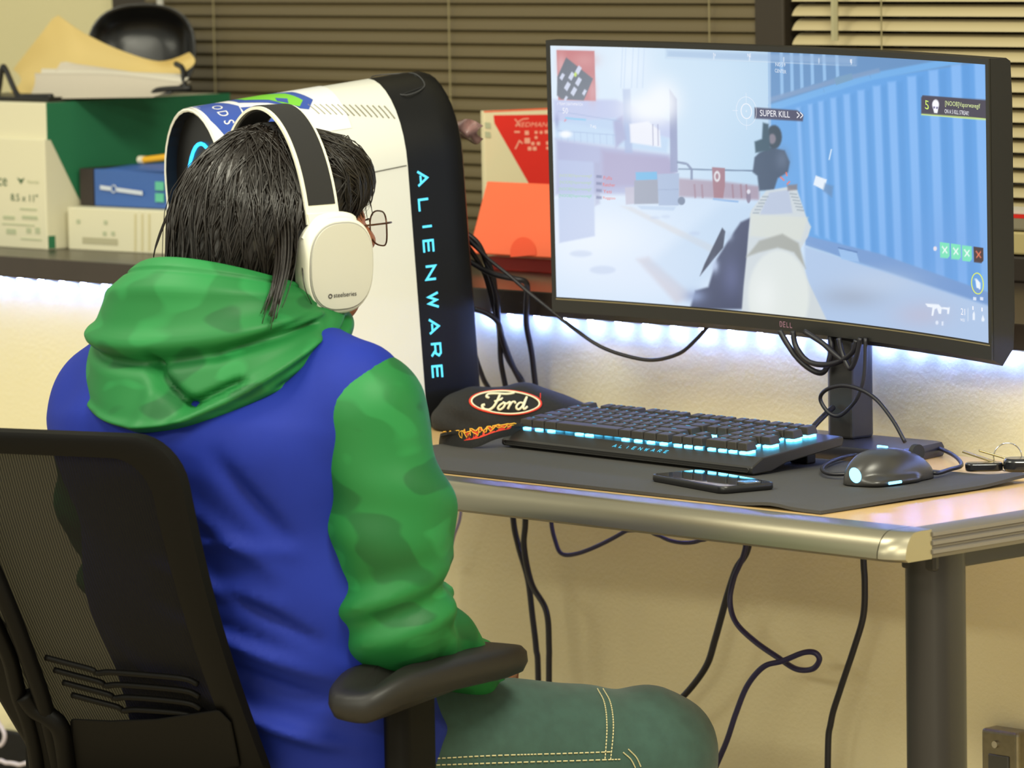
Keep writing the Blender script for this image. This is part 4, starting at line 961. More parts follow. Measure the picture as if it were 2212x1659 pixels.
tag(sheet('plastic_wrap', [(985, 292, .02), (1008, 302, .035), (1028, 312, .03), (1043, 300, .035)], [(985, 262, .03), (1008, 257, .02), (1026, 262, .04), (1043, 272, .03)], mat('wrap_pink', (168, 132, 130), .12, spec=.9, noise=.35, nscale=45), bulge=-.012), 'crumpled pinkish clear plastic sheet sticking out behind the tower', 'plastic sheet')
ys = .56
for nme, lab, ya, yb2, m, dx in (('dark_binder', 'dark flat binder at the bottom of the pile right of the monitor', 597, 553, mat('dark_binder', (52, 44, 36), .5), 0), ('flat_box', 'pale yellow flat box in the middle of the pile right of the monitor', 551, 500, mat('pale_carton', (196, 178, 122), .6), .004), ('notebook', 'grey notebook with a red edge on top of the pile right of the monitor', 499, 462, mat('grey_cover', (150, 140, 116), .4), -.004)):
    z1 = ony(2190, yb2, ys)[2]; z0 = ZL if ya == 597 else ony(2190, ya, ys)[2]
    xa = ony(2120, 520, ys)[0]; o = tag(MB().box((xa+.14+dx, ys+.026, (z0+z1)/2), (.28, .050, z1-z0-.001)).obj(nme, m, None, bevel=.003), lab, 'binder' if ya == 597 else ('box' if ya == 551 else 'notebook'))
    if ya == 499: 
        zz = ony(2190, 467, ys)[2]; MB().box((xa+.13+dx, ys+.002, zz), (.24, .003, .005)).obj('red_edge', m_redp, o)
        zz = ony(2190, 458, ys)[2]; MB().box((xa+.14+dx, ys+.026, z1+.003), (.27, .046, .006)).obj('white_pages', m_paper2, o)

# ------------------------------------------------------------------ cap in front of the tower
ce = onz(1098, 930, ZD); er = np.array([.69, .724, 0]); ef = np.array([-.724, .69, 0]); ce = ce+ef*.035+er*.006
cp = thing('baseball_cap', (ce[0], ce[1], ZD), 'black baseball cap with an oval badge and flame printed bill', 'cap')
m_cap = mat('black_twill', (30, 29, 28), .9, noise=.15, nscale=400, bump=.3, bscale=1200)
def CW(P): P = np.asarray(P); return ce+P[..., 0:1]*er+P[..., 1:2]*ef+np.array([0, 0, 1.])*P[..., 2:3]
def fcap(p):
    a = p[:, 0]; top = .045+.012*np.cos((a+.005)/.1*1.5)-.010*np.clip((a-.03)/.07, 0, 1)+.006*np.sin(a*70)*.3
    cb_ = np.stack([np.abs(a-.004)/.112, (p[:, 1]-.0)/.055, (p[:, 2]-.0)/top], 1)
    r = (np.abs(cb_)**np.array([4., 2.4, 3.6])).sum(1)**(1/3.)
    d = (r-1)*.04+.0015*np.sin(a*90+p[:, 2]*60)*np.sin(p[:, 2]*130)
    d = np.maximum(d, .0005-p[:, 2])
    return np.maximum(d, -(r-.93)*.04) if False else d
crown = sdf_obj('crown', fcap, (-.13, -.075, -.01), (.135, .075, .085), .0032, m_cap, cp, CW)
bv = bvh_of(crown)
def dr(x, y, o=.0012):
    q = drape(bv, x, y, o)
    return q if q is not None else onpl(x, y, ce-ef*.055, ef)
m_red = mat('red_thread', (226, 62, 40), .7); m_cream = mat('cream_thread', (236, 226, 190), .7)
def ovl(k): return [(1092+77*k*math.cos(t), 870+24.5*k*math.sin(t)+2.5*math.cos(t)) for t in np.linspace(0, 2*math.pi, 48, endpoint=False)]
MB().tube([dr(*p) for p in ovl(1.0)], .0014, 6, True).obj('badge_border', m_red, cp, 180)
MB().tube([dr(*p) for p in ovl(.955)], .0013, 6, True).obj('badge_rim', m_cream, cp, 180)
scr = MB()
def sc(pts, w=.0016, n=6):
    P = [dr(x, y, .0013) for x, y in [tuple(q) for q in crom(pts, n)]]; scr.tube(P, w, 6)
sc([(1057, 861), (1051, 858), (1056, 853), (1072, 852), (1092, 853), (1104, 852), (1112, 850)], .0017)   # F bar
sc([(1080, 855), (1074, 868), (1066, 880), (1056, 886), (1045, 884), (1042, 877), (1048, 875)], .0019)    # F stem
sc([(1068, 868), (1078, 866), (1086, 861)], .0013); sc([(1086, 861), (1082, 866)], .0010)
sc([(1088, 871), (1080, 876), (1076, 882), (1080, 885), (1087, 881), (1091, 874), (1087, 870), (1094, 873), (1100, 870)], .0015)   # o
sc([(1099, 869), (1102, 872), (1097, 884)], .0016); sc([(1101, 877), (1106, 870), (1112, 869), (1113, 873)], .0014)  # r
sc([(1131, 872), (1123, 871), (1116, 877), (1116, 883), (1122, 884), (1129, 877), (1133, 868), (1138, 858)], .0015); sc([(1138, 858), (1133, 872), (1130, 881), (1133, 884), (1139, 879)], .0016)  # d
scr.obj('badge_script', m_cream, cp, 180)
st = [dr(1167, 851), dr(1167, 862)]; MB().tube(st, .0006, 5).obj('loose_red_thread', m_red, cp)
# bill: bent crescent with flames
tp = [(953, 936, .020), (985, 930, .026), (1030, 925, .030), (1080, 919, .033), (1148, 914, .034)]
bt = [(948, 957, .004), (985, 965, .0045), (1030, 960, .010), (1075, 942, .020), (1148, 926, .026)]
A = np.array(crom([onz(x, y, ZD+z) for x, y, z in tp], 8)); Bm = np.array(crom([onz(x, y, ZD+z) for x, y, z in bt], 8)); n = len(A)
V = []; F = []
for k in (0, 1):
    for j in range(9):
        s = j/8
        for i in range(n):
            V.append(A[i]*(1-s)+Bm[i]*s+np.array([0, 0, .004*math.sin(math.pi*s)-.0035*k]))
def q_(k, i, j): return k*9*n+j*n+i
for j in range(8):
    for i in range(n-1): F.append((q_(0, i, j), q_(0, i+1, j), q_(0, i+1, j+1), q_(0, i, j+1))); F.append((q_(1, i, j), q_(1, i, j+1), q_(1, i+1, j+1), q_(1, i+1, j)))
for i in range(n-1): F.append((q_(0, i, 0), q_(1, i, 0), q_(1, i+1, 0), q_(0, i+1, 0))); F.append((q_(0, i, 8), q_(0, i+1, 8), q_(1, i+1, 8), q_(1, i, 8)))
for j in range(8): F.append((q_(0, 0, j), q_(0, 0, j+1), q_(1, 0, j+1), q_(1, 0, j))); F.append((q_(0, n-1, j), q_(1, n-1, j), q_(1, n-1, j+1), q_(0, n-1, j+1)))
bill = MB().add(V, F).obj('bill', m_cap, cp, 60)
def fl(i, s): 
    i = max(0, min(n-1.001, i)); k = int(i); t = i-k; a = A[k]*(1-t)+A[k+1]*t; b = Bm[k]*(1-t)+Bm[k+1]*t
    return a*(1-s)+b*s+np.array([0, 0, .004*math.sin(math.pi*s)+.0009])
m_fr = mat('flame_red', (222, 56, 30), .7); m_fy = mat('flame_yellow', (238, 176, 50), .7)
V = []; F = []; ii = np.linspace(.5, n-5, 60)
top = [.30+.16*math.sin(i*2.1)+.10*math.sin(i*4.7+1) for i in ii]
for i, t in zip(ii, top): V += [fl(i, .80), fl(i, t)]
for k in range(59): F.append((2*k, 2*k+2, 2*k+3, 2*k+1))
MB().add(V, F).obj('flame_print', m_fr, cp)
MB().tube([fl(i+.5*math.sin(i*3), t)+np.array([0, 0, .0004]) for i, t in zip(ii, top)], .0009, 5).obj('flame_outline', m_fy, cp)
MB().tube([fl(i+.6*math.sin(i*2+1), min(.7, t+.2+.1*math.sin(i*3.3)))+np.array([0, 0, .0004]) for i, t in zip(ii[::1], top)], .0007, 5).obj('flame_outline', m_fy, cp)

# ------------------------------------------------------------------ cables
m_blue_cable = mat('dark_blue_cable', (34, 30, 74), .4); m_pale_cable = mat('pale_cable', (150, 140, 170), .5); m_wcable = mat('white_cable', (206, 196, 202), .5)
def cable(pts, r, label, m=None, pre=None, post=None):
    P = [ony(x, y, Y) for x, y, Y in pts]
    if pre is not None: P = [np.array(pre(P[0]))]+P
    if post is not None: P = P+[np.array(post(P[-1]))]
    return tag(MB().tube(crom(P, 8), r, 8).obj('cable', m or m_cable, None, 180), label, 'cable', 'cables around the desk')
down = lambda p: (p[0]+.01, .095, .70)
def L3(pts, y0, y1):
    n = len(pts)-1; return [(x, y, y0+(y1-y0)*i/n) for i, (x, y) in enumerate(pts)]
cable(L3([(1002, 500), (1035, 530), (1058, 590), (1072, 640), (1076, 690), (1080, 730), (1082, 780), (1092, 835)], -.02, .085), .0038, 'black cable from the tower, left of the bundle behind the cap', post=down)
cable(L3([(1002, 520), (1030, 560), (1050, 600), (1068, 670), (1080, 705), (1095, 770), (1128, 835)], -.02, .090), .0036, 'black cable crossing the middle of the bundle behind the cap', post=down)
cable(L3([(1002, 510), (1045, 550), (1066, 600), (1074, 680), (1083, 722), (1108, 790), (1133, 838)], -.02, .092), .0036, 'black cable at the front of the bundle behind the cap', post=down)
cable(L3([(1024, 667), (1050, 676), (1075, 695), (1082, 722), (1100, 775), (1122, 820), (1132, 838)], .0, .094), .0038, 'black cable leaving the tower low and joining the bundle', post=down)
cable(L3([(1010, 562), (1060, 590), (1110, 602), (1134, 608), (1139, 622), (1138, 650), (1137, 700), (1148, 760), (1158, 840)], -.01, .090), .0040, 'stiff black cable bending sharply down beside the bundle', post=down)
cable(L3([(1002, 506), (1050, 555), (1100, 595), (1140, 630), (1190, 670), (1240, 710), (1300, 750), (1370, 773), (1420, 777), (1470, 762), (1505, 732), (1535, 700), (1560, 690)], -.02, .06), .0026, 'long thin black cable sagging from the tower to the monitor')
cable(L3([(1018, 740), (1032, 785), (1045, 820), (1060, 850)], .01, .08), .0036, 'short black cable dropping behind the cap next to the tower', post=down)
SY = STY-.045
cable(L3([(1684, 714), (1700, 742), (1725, 776), (1755, 800), (1778, 804), (1790, 782), (1796, 748), (1792, 715)], SY, SY+.02), .0038, 'thick black cable hanging lowest in a loop under the monitor')
cable(L3([(1712, 715), (1720, 750), (1745, 780), (1780, 788), (1815, 780), (1842, 760), (1850, 735)], SY, SY), .0036, 'black cable looping shallowly under the monitor to the stand')
cable(L3([(1738, 716), (1775, 740), (1800, 762), (1822, 780)], SY, SY), .0036, 'short black cable running diagonally under the monitor to the stand')
cable(L3([(1812, 730), (1820, 765), (1836, 796), (1850, 772), (1859, 730)], SY, SY), .0032, 'black cable making a V on the front of the monitor stand')
cable(L3([(1870, 730), (1868, 800), (1860, 840), (1845, 870), (1815, 897), (1790, 891), (1772, 862), (1785, 842), (1820, 833), (1860, 842), (1895, 865), (1930, 910), (1955, 955)], SY, SY-.03), .0026, 'thin black cable looped in a ring on the monitor stand')
cable(L3([(1800, 880), (1780, 898), (1757, 922), (1740, 945)], .0, -.06), .0036, 'straight black keyboard cable running up behind the stand foot')
ut = lambda p: (p[0], p[1], .700)
fl0 = lambda p: (p[0]-.005, p[1], .02)
YC = .055
def C3(pts, Y=YC): return [(x, y, Y) for x, y in pts]
cable(C3([(1108, 1112), (1120, 1180), (1140, 1250), (1150, 1330), (1158, 1400), (1163, 1490)]), .0042, 'thick black cable hanging under the desk nearest the armrest', pre=ut, post=fl0)
cable(C3([(1135, 1118), (1132, 1180), (1148, 1260), (1180, 1320), (1186, 1400), (1186, 1490)], .045), .0042, 'wavy black cable hanging second from the armrest under the desk', pre=ut, post=fl0)
cable(C3([(1190, 1115), (1200, 1170), (1215, 1197), (1250, 1195), (1300, 1175), (1350, 1148), (1380, 1128)]), .0030, 'dark blue cable sagging in a shallow hook under the desk', m_blue_cable, pre=ut, post=ut)
cable(C3([(1400, 1130), (1430, 1160), (1470, 1172), (1510, 1168), (1532, 1145)]), .0028, 'dark blue cable making a small sag under the desk middle', m_blue_cable, pre=ut, post=ut)
cable(C3([(1618, 1170), (1590, 1230), (1570, 1290), (1545, 1380), (1525, 1440), (1480, 1500), (1420, 1555), (1380, 1600)]), .0046, 'thick black cable slanting down under the desk behind the knee', pre=ut, post=fl0)
cable([(x, y, .02-.004*i) for i, (x, y) in enumerate(((1612, 1172), (1585, 1250), (1577, 1300), (1590, 1345), (1630, 1385), (1680, 1420), (1720, 1445), (1755, 1445), (1770, 1425), (1760, 1410), (1735, 1410), (1690, 1428), (1650, 1440), (1615, 1480), (1590, 1540), (1570, 1600), (1545, 1659), (1522, 1720), (1505, 1790), (1500, 1900)))], .0038, 'dark blue cable twisting into a loop under the desk', m_blue_cable, pre=ut, post=fl0)
cable(C3([(1865, 1198), (1868, 1260), (1865, 1330), (1845, 1400), (1815, 1490), (1795, 1560), (1788, 1659)]), .0042, 'black cable hanging beside the desk leg', pre=ut, post=fl0)
cable(C3([(996, 1098), (980, 1160), (962, 1225), (950, 1280)], .08), .0022, 'thin pale violet cable under the desk beside the sleeve', m_pale_cable, pre=ut, post=fl0)
cable(C3([(-25, 1545), (0, 1567), (10, 1588), (4, 1608), (-20, 1628)], .06), .0034, 'white cable curled near the floor behind the chair', m_wcable, pre=lambda p: (p[0]-.05, .06, .02), post=lambda p: (p[0]-.05, .05, .02))
cable(C3([(-15, 1655), (15, 1648), (40, 1652), (70, 1662)], .03), .0034, 'white cable lying low at the foot of the wall behind the chair', m_wcable, pre=lambda p: (p[0]-.04, .0, .02), post=fl0)
# ------------------------------------------------------------------ office chair
rc_, fc_ = np.array([.94, .342, 0]), np.array([-.342, .94, 0])
def CB(l, f, z): return rc_*l+fc_*f+np.array([0, 0, z])
CC = -.445
ch = thing('office_chair', tuple(CB(CC, -.72, 0)), 'black office chair with mesh back and padded armrests under the seated person', 'chair')
m_cf = mat('chair_plastic', (8, 7, 6), .5, spec=.12); m_pad = mat('armrest_pad', (24, 22, 20), .5, spec=.4, bump=.1, bscale=900)
def backf(z):
    t = (z-.47)/.395; return -.905-.165*t-.020*math.sin(math.pi*t)
def lr(z): t = (z-.47)/.395; return -.252-.010*t
def ll(z): t = (z-.47)/.395; return -.565-.095*t
Z0, Z1 = .455, .866
def outline(ins_s, ins_t, ins_b, rad, n=8):
    """closed outline in (k, z): k 0..1 across"""
    pts = []
    w = .40
    zt_, zb_ = Z1-ins_t, Z0+ins_b
    a, b = ins_s, w-ins_s
    for cx, cz, a0 in ((b-rad, zt_-rad, 0), (a+rad, zt_-rad, 90), (a+.02, zb_+.02, 180), (b-.02, zb_+.02, 270)):
        r = rad if cz > .7 else .02
        for k in range(n+1):
            t = math.radians(a0+90*k/n); pts.append((cx+r*math.cos(t), cz+r*math.sin(t)))
    # densify
    out = []
    for p, q in zip(pts, pts[1:]+pts[:1]):
        m_ = max(1, int(np.hypot(q[0]-p[0], q[1]-p[1])/.02))
        for i in range(m_): out.append((p[0]+(q[0]-p[0])*i/m_, p[1]+(q[1]-p[1])*i/m_))
    return out
def BP(u, z, o):
    k = u/.40; return CB(ll(z)+(lr(z)-ll(z))*k, backf(z)-o-.035*4*k*(1-k)*0-.02*(1-4*k*(1-k))*-1*0, z)
oo = outline(0, 0, 0, .055)
def shrink(p, ds, dt, db):
    u, z = p; ku = (u-.2)/.2; u2 = .2+ku*(.2-ds)
    kz = (z-Z0)/(Z1-Z0); return (u2, Z0+db+kz*(Z1-Z0-dt-db))
inner = [shrink(p, .044, .028, .05) for p in oo]
rings = [[BP(u, z, .0) for u, z in oo], [BP(u, z, .012) for u, z in [shrink(p, .003, .003, .003) for p in oo]], [BP(u, z, .016) for u, z in [shrink(p, .012, .010, .010) for p in oo]], [BP(u, z, .012) for u, z in inner], [BP(u, z, -.004) for u, z in inner], [BP(u, z, -.008) for u, z in [shrink(p, .012, .01, .01) for p in oo]]]
rings.append(rings[0])
MB().loft(rings, cap=False).obj('back_frame', m_cf, ch, 50)
mm = bpy.data.materials.new('chair_mesh_fabric'); mm.use_nodes = True; nt = mm.node_tree; b = nt.nodes['Principled BSDF']
b.inputs['Base Color'].default_value = lin((6, 5, 5))+(1,); b.inputs['Roughness'].default_value = .8; b.inputs['Specular IOR Level'].default_value = .2
tc = nt.nodes.new('ShaderNodeTexCoord'); wv = nt.nodes.new('ShaderNodeTexWave'); wv.inputs['Scale'].default_value = 95; wv.inputs['Distortion'].default_value = .6; wv.bands_direction = 'X'
nt.links.new(tc.outputs['Object'], wv.inputs['Vector'])
mr_ = nt.nodes.new('ShaderNodeMapRange'); mr_.inputs[3].default_value = .93; mr_.inputs[4].default_value = .985; nt.links.new(wv.outputs['Fac'], mr_.inputs[0]); nt.links.new(mr_.outputs[0], b.inputs['Alpha'])
V = []; F = []; na, nb_ = 16, 24
for j in range(nb_+1):
    for i in range(na+1):
        u = .02+.36*i/na; z = Z0+.03+(Z1-Z0-.045)*j/nb_; V.append(BP(u, z, .002))
for j in range(nb_):
    for i in range(na): F.append((j*(na+1)+i, j*(na+1)+i+1, (j+1)*(na+1)+i+1, (j+1)*(na+1)+i))
MB().add(V, F).obj('back_mesh', mm, ch, 180)
# lumbar ribs and lower cross panel, nearer the camera than the mesh
def backpx(x, y, o):
    best = None
    d = ray(x, y)
    for _ in range(1):
        lo, hi = 3.5, 7.
        for it in range(50):
            m_ = (lo+hi)/2; P = CAM+d*m_; f_ = np.dot(P, fc_)
            if f_ < backf(min(.9, max(.3, P[2])))-o: lo = m_
            else: hi = m_
    return CAM+d*lo
for k in range(4):
    y = 1412+k*27; x = 98+k*19
    P = crom([backpx(a, b_, .012) for a, b_ in ((x, y+8), (x+45, y+20), (x+98, y+34), (x+112, y+42), (x+140, y+40), (x+220, y+46), (x+300-k*12, y+54), (x+330-k*16, y+66))], 5)
    MB().tube(P, .0036, 8).obj('lumbar_rib', m_cf, ch, 180)
pn = [(152, 1552), (240, 1556), (340, 1552), (420, 1540), (474, 1532), (500, 1560), (520, 1659), (250, 1700), (150, 1659)]
MB().loft([[backpx(x, y, o) for x, y in pn] for o in (.004, .020)]).obj('lower_cross_panel', m_cf, ch, None, bevel=.004, seg=3)
for pts, r in ((((-20, 1330), (20, 1420), (40, 1500), (62, 1560), (80, 1640), (84, 1720)), .010), (((52, 1500), (75, 1530), (105, 1548), (130, 1575), (142, 1640), (150, 1720)), .012), (((-60, 1130), (10, 1290), (60, 1420), (100, 1540), (140, 1720)), .010)):
    MB().tube(crom([backpx(x, y, .022) for x, y in pts], 6), r, 10).obj('back_support_arm', m_cf, ch, 180)
MB().loft([[backpx(x, y, o) for x, y in ((66, 1535), (120, 1550), (146, 1600), (165, 1700), (90, 1700))] for o in (.01, .024)]).obj('back_bracket', m_cf, ch, None, bevel=.004)
# seat, column, base
def rr2(l, w, r, n=6): return rrect(l, w, r, n)
sc_ = (CC+.03, -.70)
MB().loft([[CB(sc_[0]+u*s, sc_[1]+v*s, z) for u, v in rr2(.50, .48, .12)] for s, z in ((.86, .352), (.97, .362), (1., .385), (.985, .402), (.93, .412), (.6, .416))]).obj('seat_cushion', mat('seat_fabric', (26, 25, 25), .9), ch, 60)
MB().box(CB(sc_[0], sc_[1]-.02, .33), (.22, .26, .045), np.stack([rc_, fc_, [0, 0, 1]], 1)).obj('tilt_mechanism', m_cf, ch, bevel=.01)
MB().cyl(CB(sc_[0], sc_[1], .20), .026, .24).obj('gas_column', m_cf, ch, 40)
MB().box(CB(CC, backf(.44)+.02, .405), (.30, .03, .14), np.stack([rc_, fc_, [0, 0, 1]], 1)).obj('back_bracket', m_cf, ch, bevel=.008)
for k in range(5):
    t = 2*math.pi*k/5+.3; e_ = CB(sc_[0], sc_[1], .06); d_ = np.array([math.cos(t), math.sin(t), 0])
    MB().tube([e_+np.array([0, 0, .03]), e_+d_*.15+np.array([0, 0, .022]), e_+d_*.30+np.array([0, 0, .005])], [.026, .022, .015], 8).obj('base_leg', m_cf, ch, 60)
    MB().cyl(e_+d_*.30+np.array([0, 0, -.032]), .027, .022, np.cross(d_, [0, 0, 1]), 16).obj('caster', m_black, ch, 40)
# armrests
def armrest(cx, cy, zt_, yaw):
    R_ = yawm(yaw); c_ = np.array([cx, cy, 0])
    out = []
    for k in range(40):
        t = 2*math.pi*k/40; ct, st_ = math.cos(t), math.sin(t)
        u = math.copysign(abs(ct)**.55, ct)*.054; v = math.copysign(abs(st_)**.62, st_)*.160
        u *= 1+.10*(v/.142); out.append((u, v))
    def rg(s, z, lift=0.): return [c_+R_ @ np.array([u*s, v*(1-(1-s)*.45), 0])+np.array([0, 0, zt_+z-.012*max(0, (-v-.09)/.05)**2*.6-.004*(v/.142)**2+lift*0]) for u, v in out]
    MB().loft([rg(.72, -.036), rg(.92, -.031), rg(1., -.020), rg(.985, -.009), rg(.90, -.0025), rg(.7, 0), rg(.35, .0012)]).obj('armrest_pad', m_pad, ch, 60)
    q = c_+R_ @ np.array([-.005, -.03, 0])
    MB().loft([[q+R_ @ np.array([u, v, 0])+np.array([0, 0, z]) for u, v in rr2(.035, .07, .014)] for z in (.34, zt_-.034)]).obj('armrest_post', m_cf, ch, 50)
    b_ = CB(sc_[0], sc_[1], .335)
    MB().tube([b_, np.array([q[0], q[1], .345])], .018, 8).obj('armrest_bracket', m_cf, ch, 60)
pa = onz(922, 1416, .592)
armrest(pa[0], pa[1], .592, math.radians(13))
la = CB(-.79, -.80, 0); armrest(la[0], la[1], .585, math.radians(24))

# ------------------------------------------------------------------ seated person
Rt, Ff = np.array([.974, .225, 0]), np.array([-.225, .974, 0]); L0 = -.245
def BW(P): P = np.asarray(P, float); return (P[..., 0:1]+L0)*Rt+P[..., 1:2]*Ff+P[..., 2:3]*np.array([0, 0, 1.])
hipw = BW(np.array((0, -.78, .40)))
pe = thing('person', (hipw[0], hipw[1], .415), 'person in a blue hoodie with green sleeves seated at the desk, seen from behind', 'person')
m_skin = mat('skin', (150, 92, 62), .5, noise=.04, nscale=30)
m_blue = mat('blue_knit', (20, 40, 136), .7, noise=.05, nscale=12, spec=.25, bump=.08, bscale=1500)
# green cloth with tonal camouflage print
mg = bpy.data.materials.new('green_camo_knit'); mg.use_nodes = True; nt = mg.node_tree; b = nt.nodes['Principled BSDF']; b.inputs['Roughness'].default_value = .55; b.inputs['Specular IOR Level'].default_value = .3
tc = nt.nodes.new('ShaderNodeTexCoord'); mp = nt.nodes.new('ShaderNodeMapping'); mp.inputs['Scale'].default_value = (1., 1., 2.0); nt.links.new(tc.outputs['Object'], mp.inputs['Vector'])
n1 = nt.nodes.new('ShaderNodeTexNoise'); n1.inputs['Scale'].default_value = 9.5; n1.inputs['Detail'].default_value = 1.2; nt.links.new(mp.outputs[0], n1.inputs['Vector'])
cr_ = nt.nodes.new('ShaderNodeValToRGB'); el = cr_.color_ramp.elements; el[0].position = .40; el[0].color = lin((22, 88, 42))+(1,); el[1].position = .43; el[1].color = lin((27, 106, 50))+(1,)
e3 = el.new(.57); e3.color = lin((27, 106, 50))+(1,); e4 = el.new(.60); e4.color = lin((34, 120, 60))+(1,)
nt.links.new(n1.outputs['Fac'], cr_.inputs[0]); nt.links.new(cr_.outputs[0], b.inputs['Base Color'])
m_jean = mat('teal_denim', (46, 75, 66), .85, noise=.10, nscale=60, bump=.25, bscale=1400, sheen=.2)
m_hair = mat('dark_hair', (30, 24, 19), .34, spec=.6)

# head frame
hyaw = math.radians(10); hp = math.radians(1)
Hc = np.array([-.036, -.811, 1.073])
hr = np.array([math.cos(hyaw), -math.sin(hyaw), 0]); hf = np.array([math.sin(hyaw)*math.cos(hp), math.cos(hyaw)*math.cos(hp), math.sin(hp)]); hu = np.cross(hr, hf)
HM3 = np.stack([hr, hf, hu])
def HW(P): P = np.asarray(P, float); return Hc+P @ HM3
def toH(Wp): return (np.asarray(Wp)-Hc) @ HM3.T
# body: head, neck, hidden trunk and hands as one continuous skin mesh
neck0 = toH(BW(np.array((0, -.865, .93))))
def fbody(p):
    d = ell(p, (0, -.010, .020), (.072, .092, .086))
    d = smin(d, ell(p, (0, .032, -.030), (.060, .062, .080)), .03)
    d = smin(d, ell(p, (0, .058, -.088), (.036, .034, .030)), .03)           # chin
    d = smin(d, cap_(p, (.050, .0, -.062), (.028, .055, -.092), .018, .016), .03)
    d = smin(d, cap_(p, (-.050, .0, -.062), (-.028, .055, -.092), .018, .016), .03)
    d = smin(d, cap_(p, (0, .092, .006), (0, .112, -.028), .010, .014), .012)  # nose
    d = smin(d, cap_(p, (-.034, .082, .022), (.034, .082, .022), .012, .012), .014)  # brow
    for s in (-1, 1):
        d = -smin(-d, ell(p, (s*.032, .098, .004), (.019, .014, .012)), .012)   # eye socket
        d = smin(d, ell(p, (s*.032, .081, .003), (.013, .012, .012)), .004)     # eyeball
        d = smin(d, ell(p, (s*.046, .062, -.020), (.022, .022, .022)), .02)     # cheek
        d = smin(d, ell(p, (s*.074, -.008, -.008), (.008, .018, .031)), .008)   # ear
    d = smin(d, cap_(p, (-.02, .092, -.054), (.02, .092, -.054), .008, .008), .008)  # lips
    d = np.maximum(d, -ell(p, (0, .104, -.054), (.022, .006, .0016)))
    d = smin(d, cap_(p, (0, -.025, -.04), tuple(neck0), .052, .060), .03)
    return d
head = sdf_obj('body', fbody, (-.11, -.16, -.22), (.11, .14, .14), .0045, m_skin, pe, HW)

# ---- hoodie torso
def ridge(p2, segs):
    s = 0
    for a, b_, w, amp in segs:
        d, t = seg2(p2, a, b_); s = s+amp*np.exp(-(d/w)**2)*(.35+.65*np.sin(np.clip(t, 0, 1)*math.pi))
    return s
FOLD = [((-.02, .70), (.13, .66), .010, .006), ((.0, .735), (.15, .72), .010, .005), ((.02, .64), (.17, .575), .011, .008), ((.02, .60), (.16, .545), .009, -.006), ((-.04, .57), (.15, .50), .012, .008), ((.04, .78), (.13, .70), .010, .005),
        ((.09, .83), (.14, .74), .011, -.006), ((-.12, .60), (.02, .52), .012, .006), ((.06, .53), (.18, .49), .010, .007), ((.07, .68), (.16, .62), .008, -.006), ((-.02, .66), (.12, .61), .009, -.005)]
def ftorso(p):
    S = (.62, 1, 1)
    d = cap_(p, (.02, -.785, .49), (.01, -.835, .66), .126, .124, S)
    d = smin(d, cap_(p, (.01, -.835, .66), (0, -.885, .84), .124, .122, S), .04)
    d = smin(d, cap_(p, (0, -.885, .84), (0, -.862, .925), .120, .085, S), .04)
    d = smin(d, cap_(p, (.04, -.855, .93), (.185, -.872, .888), .052, .066), .035)
    d = smin(d, cap_(p, (-.04, -.855, .935), (-.150, -.880, .872), .056, .062), .035)
    d = smin(d, cap_(p, (0, -.84, .93), (0, -.815, .985), .072, .062), .03)
    bk = np.clip((-(p[:, 1]+.84))/.05, 0, 1)
    d = d+.026*np.exp(-((p[:, 0]-.06)/.085)**2-((p[:, 2]-.925)/.042)**2)*bk
    d = d-1.7*ridge(p[:, [0, 2]], FOLD)*bk
    fl_ = ridge(p[:, [1, 2]], [((-.90, .66), (-.80, .58), .012, .007), ((-.92, .60), (-.78, .52), .012, .008), ((-.88, .53), (-.72, .49), .012, .007)])
    d = d-fl_*np.clip((p[:, 0]-.08)/.05, 0, 1)
    return np.maximum(d, .447-p[:, 2]+.10*(p[:, 1]+.80))
tors = sdf_obj('hoodie_body', ftorso, (-.27, -1.06, .41), (.29, -.60, 1.08), .0062, m_blue, pe, BW, 1)
# ---- sleeves
def fsleeve(sgn):
    sh = (.198, -.868, .872) if sgn > 0 else (-.158, -.872, .858)
    eb = (.218, -.845, .640) if sgn > 0 else (-.185, -.79, .645)
    wr = (.185, -.625, .535) if sgn > 0 else (-.10, -.58, .565)
    mid = tuple((np.array(sh)+np.array(eb))/2+np.array([.012*sgn, .004, 0]))
    def f(p):
        d = cap_(p, sh, mid, .070, .066); d = smin(d, cap_(p, mid, eb, .066, .060), .03)
        d = smin(d, cap_(p, eb, wr, .058, .036), .025)
        ax = np.array(eb)-np.array(sh); t = ((p-np.array(sh, np.float32)) @ ax)/(ax @ ax)
        w_ = .0
        ang_ = np.arctan2(p[:, 1]-eb[1], p[:, 0]-eb[0])
        w_ = w_+.0075*np.sin(t*26+ang_*1.6)*np.exp(-((t-.93)/.16)**2)
        w_ = w_+.0035*np.sin(t*17-ang_*2.+1.)*np.exp(-((t-.45)/.22)**2)
        w_ = w_+.0045*np.sin(p[:, 1]*75+p[:, 2]*50)*np.clip((p[:, 1]-eb[1])/.05, 0, 1)
        w_ = w_+.006*np.exp(-((t-.80)/.05)**2)*np.clip(np.sin(ang_), 0, 1)
        d = d-w_
        nx = np.array([.86*sgn, 0., -.50]) ; off = (p-np.array(sh, np.float32)) @ nx.astype(np.float32)
        d = np.maximum(d, -(off+.040))
        wd = np.array(wr)-np.array(eb); wd /= np.linalg.norm(wd)
        return np.maximum(d, (p-np.array(wr, np.float32)) @ wd.astype(np.float32)-.004)
    return f
sdf_obj('hoodie_sleeve', fsleeve(1), (.07, -.99, .49), (.36, -.55, 1.0), .0056, mg, pe, BW, 1)
sdf_obj('hoodie_sleeve', fsleeve(-1), (-.37, -.99, .49), (-.02, -.50, 1.0), .007, mg, pe, BW, 1)
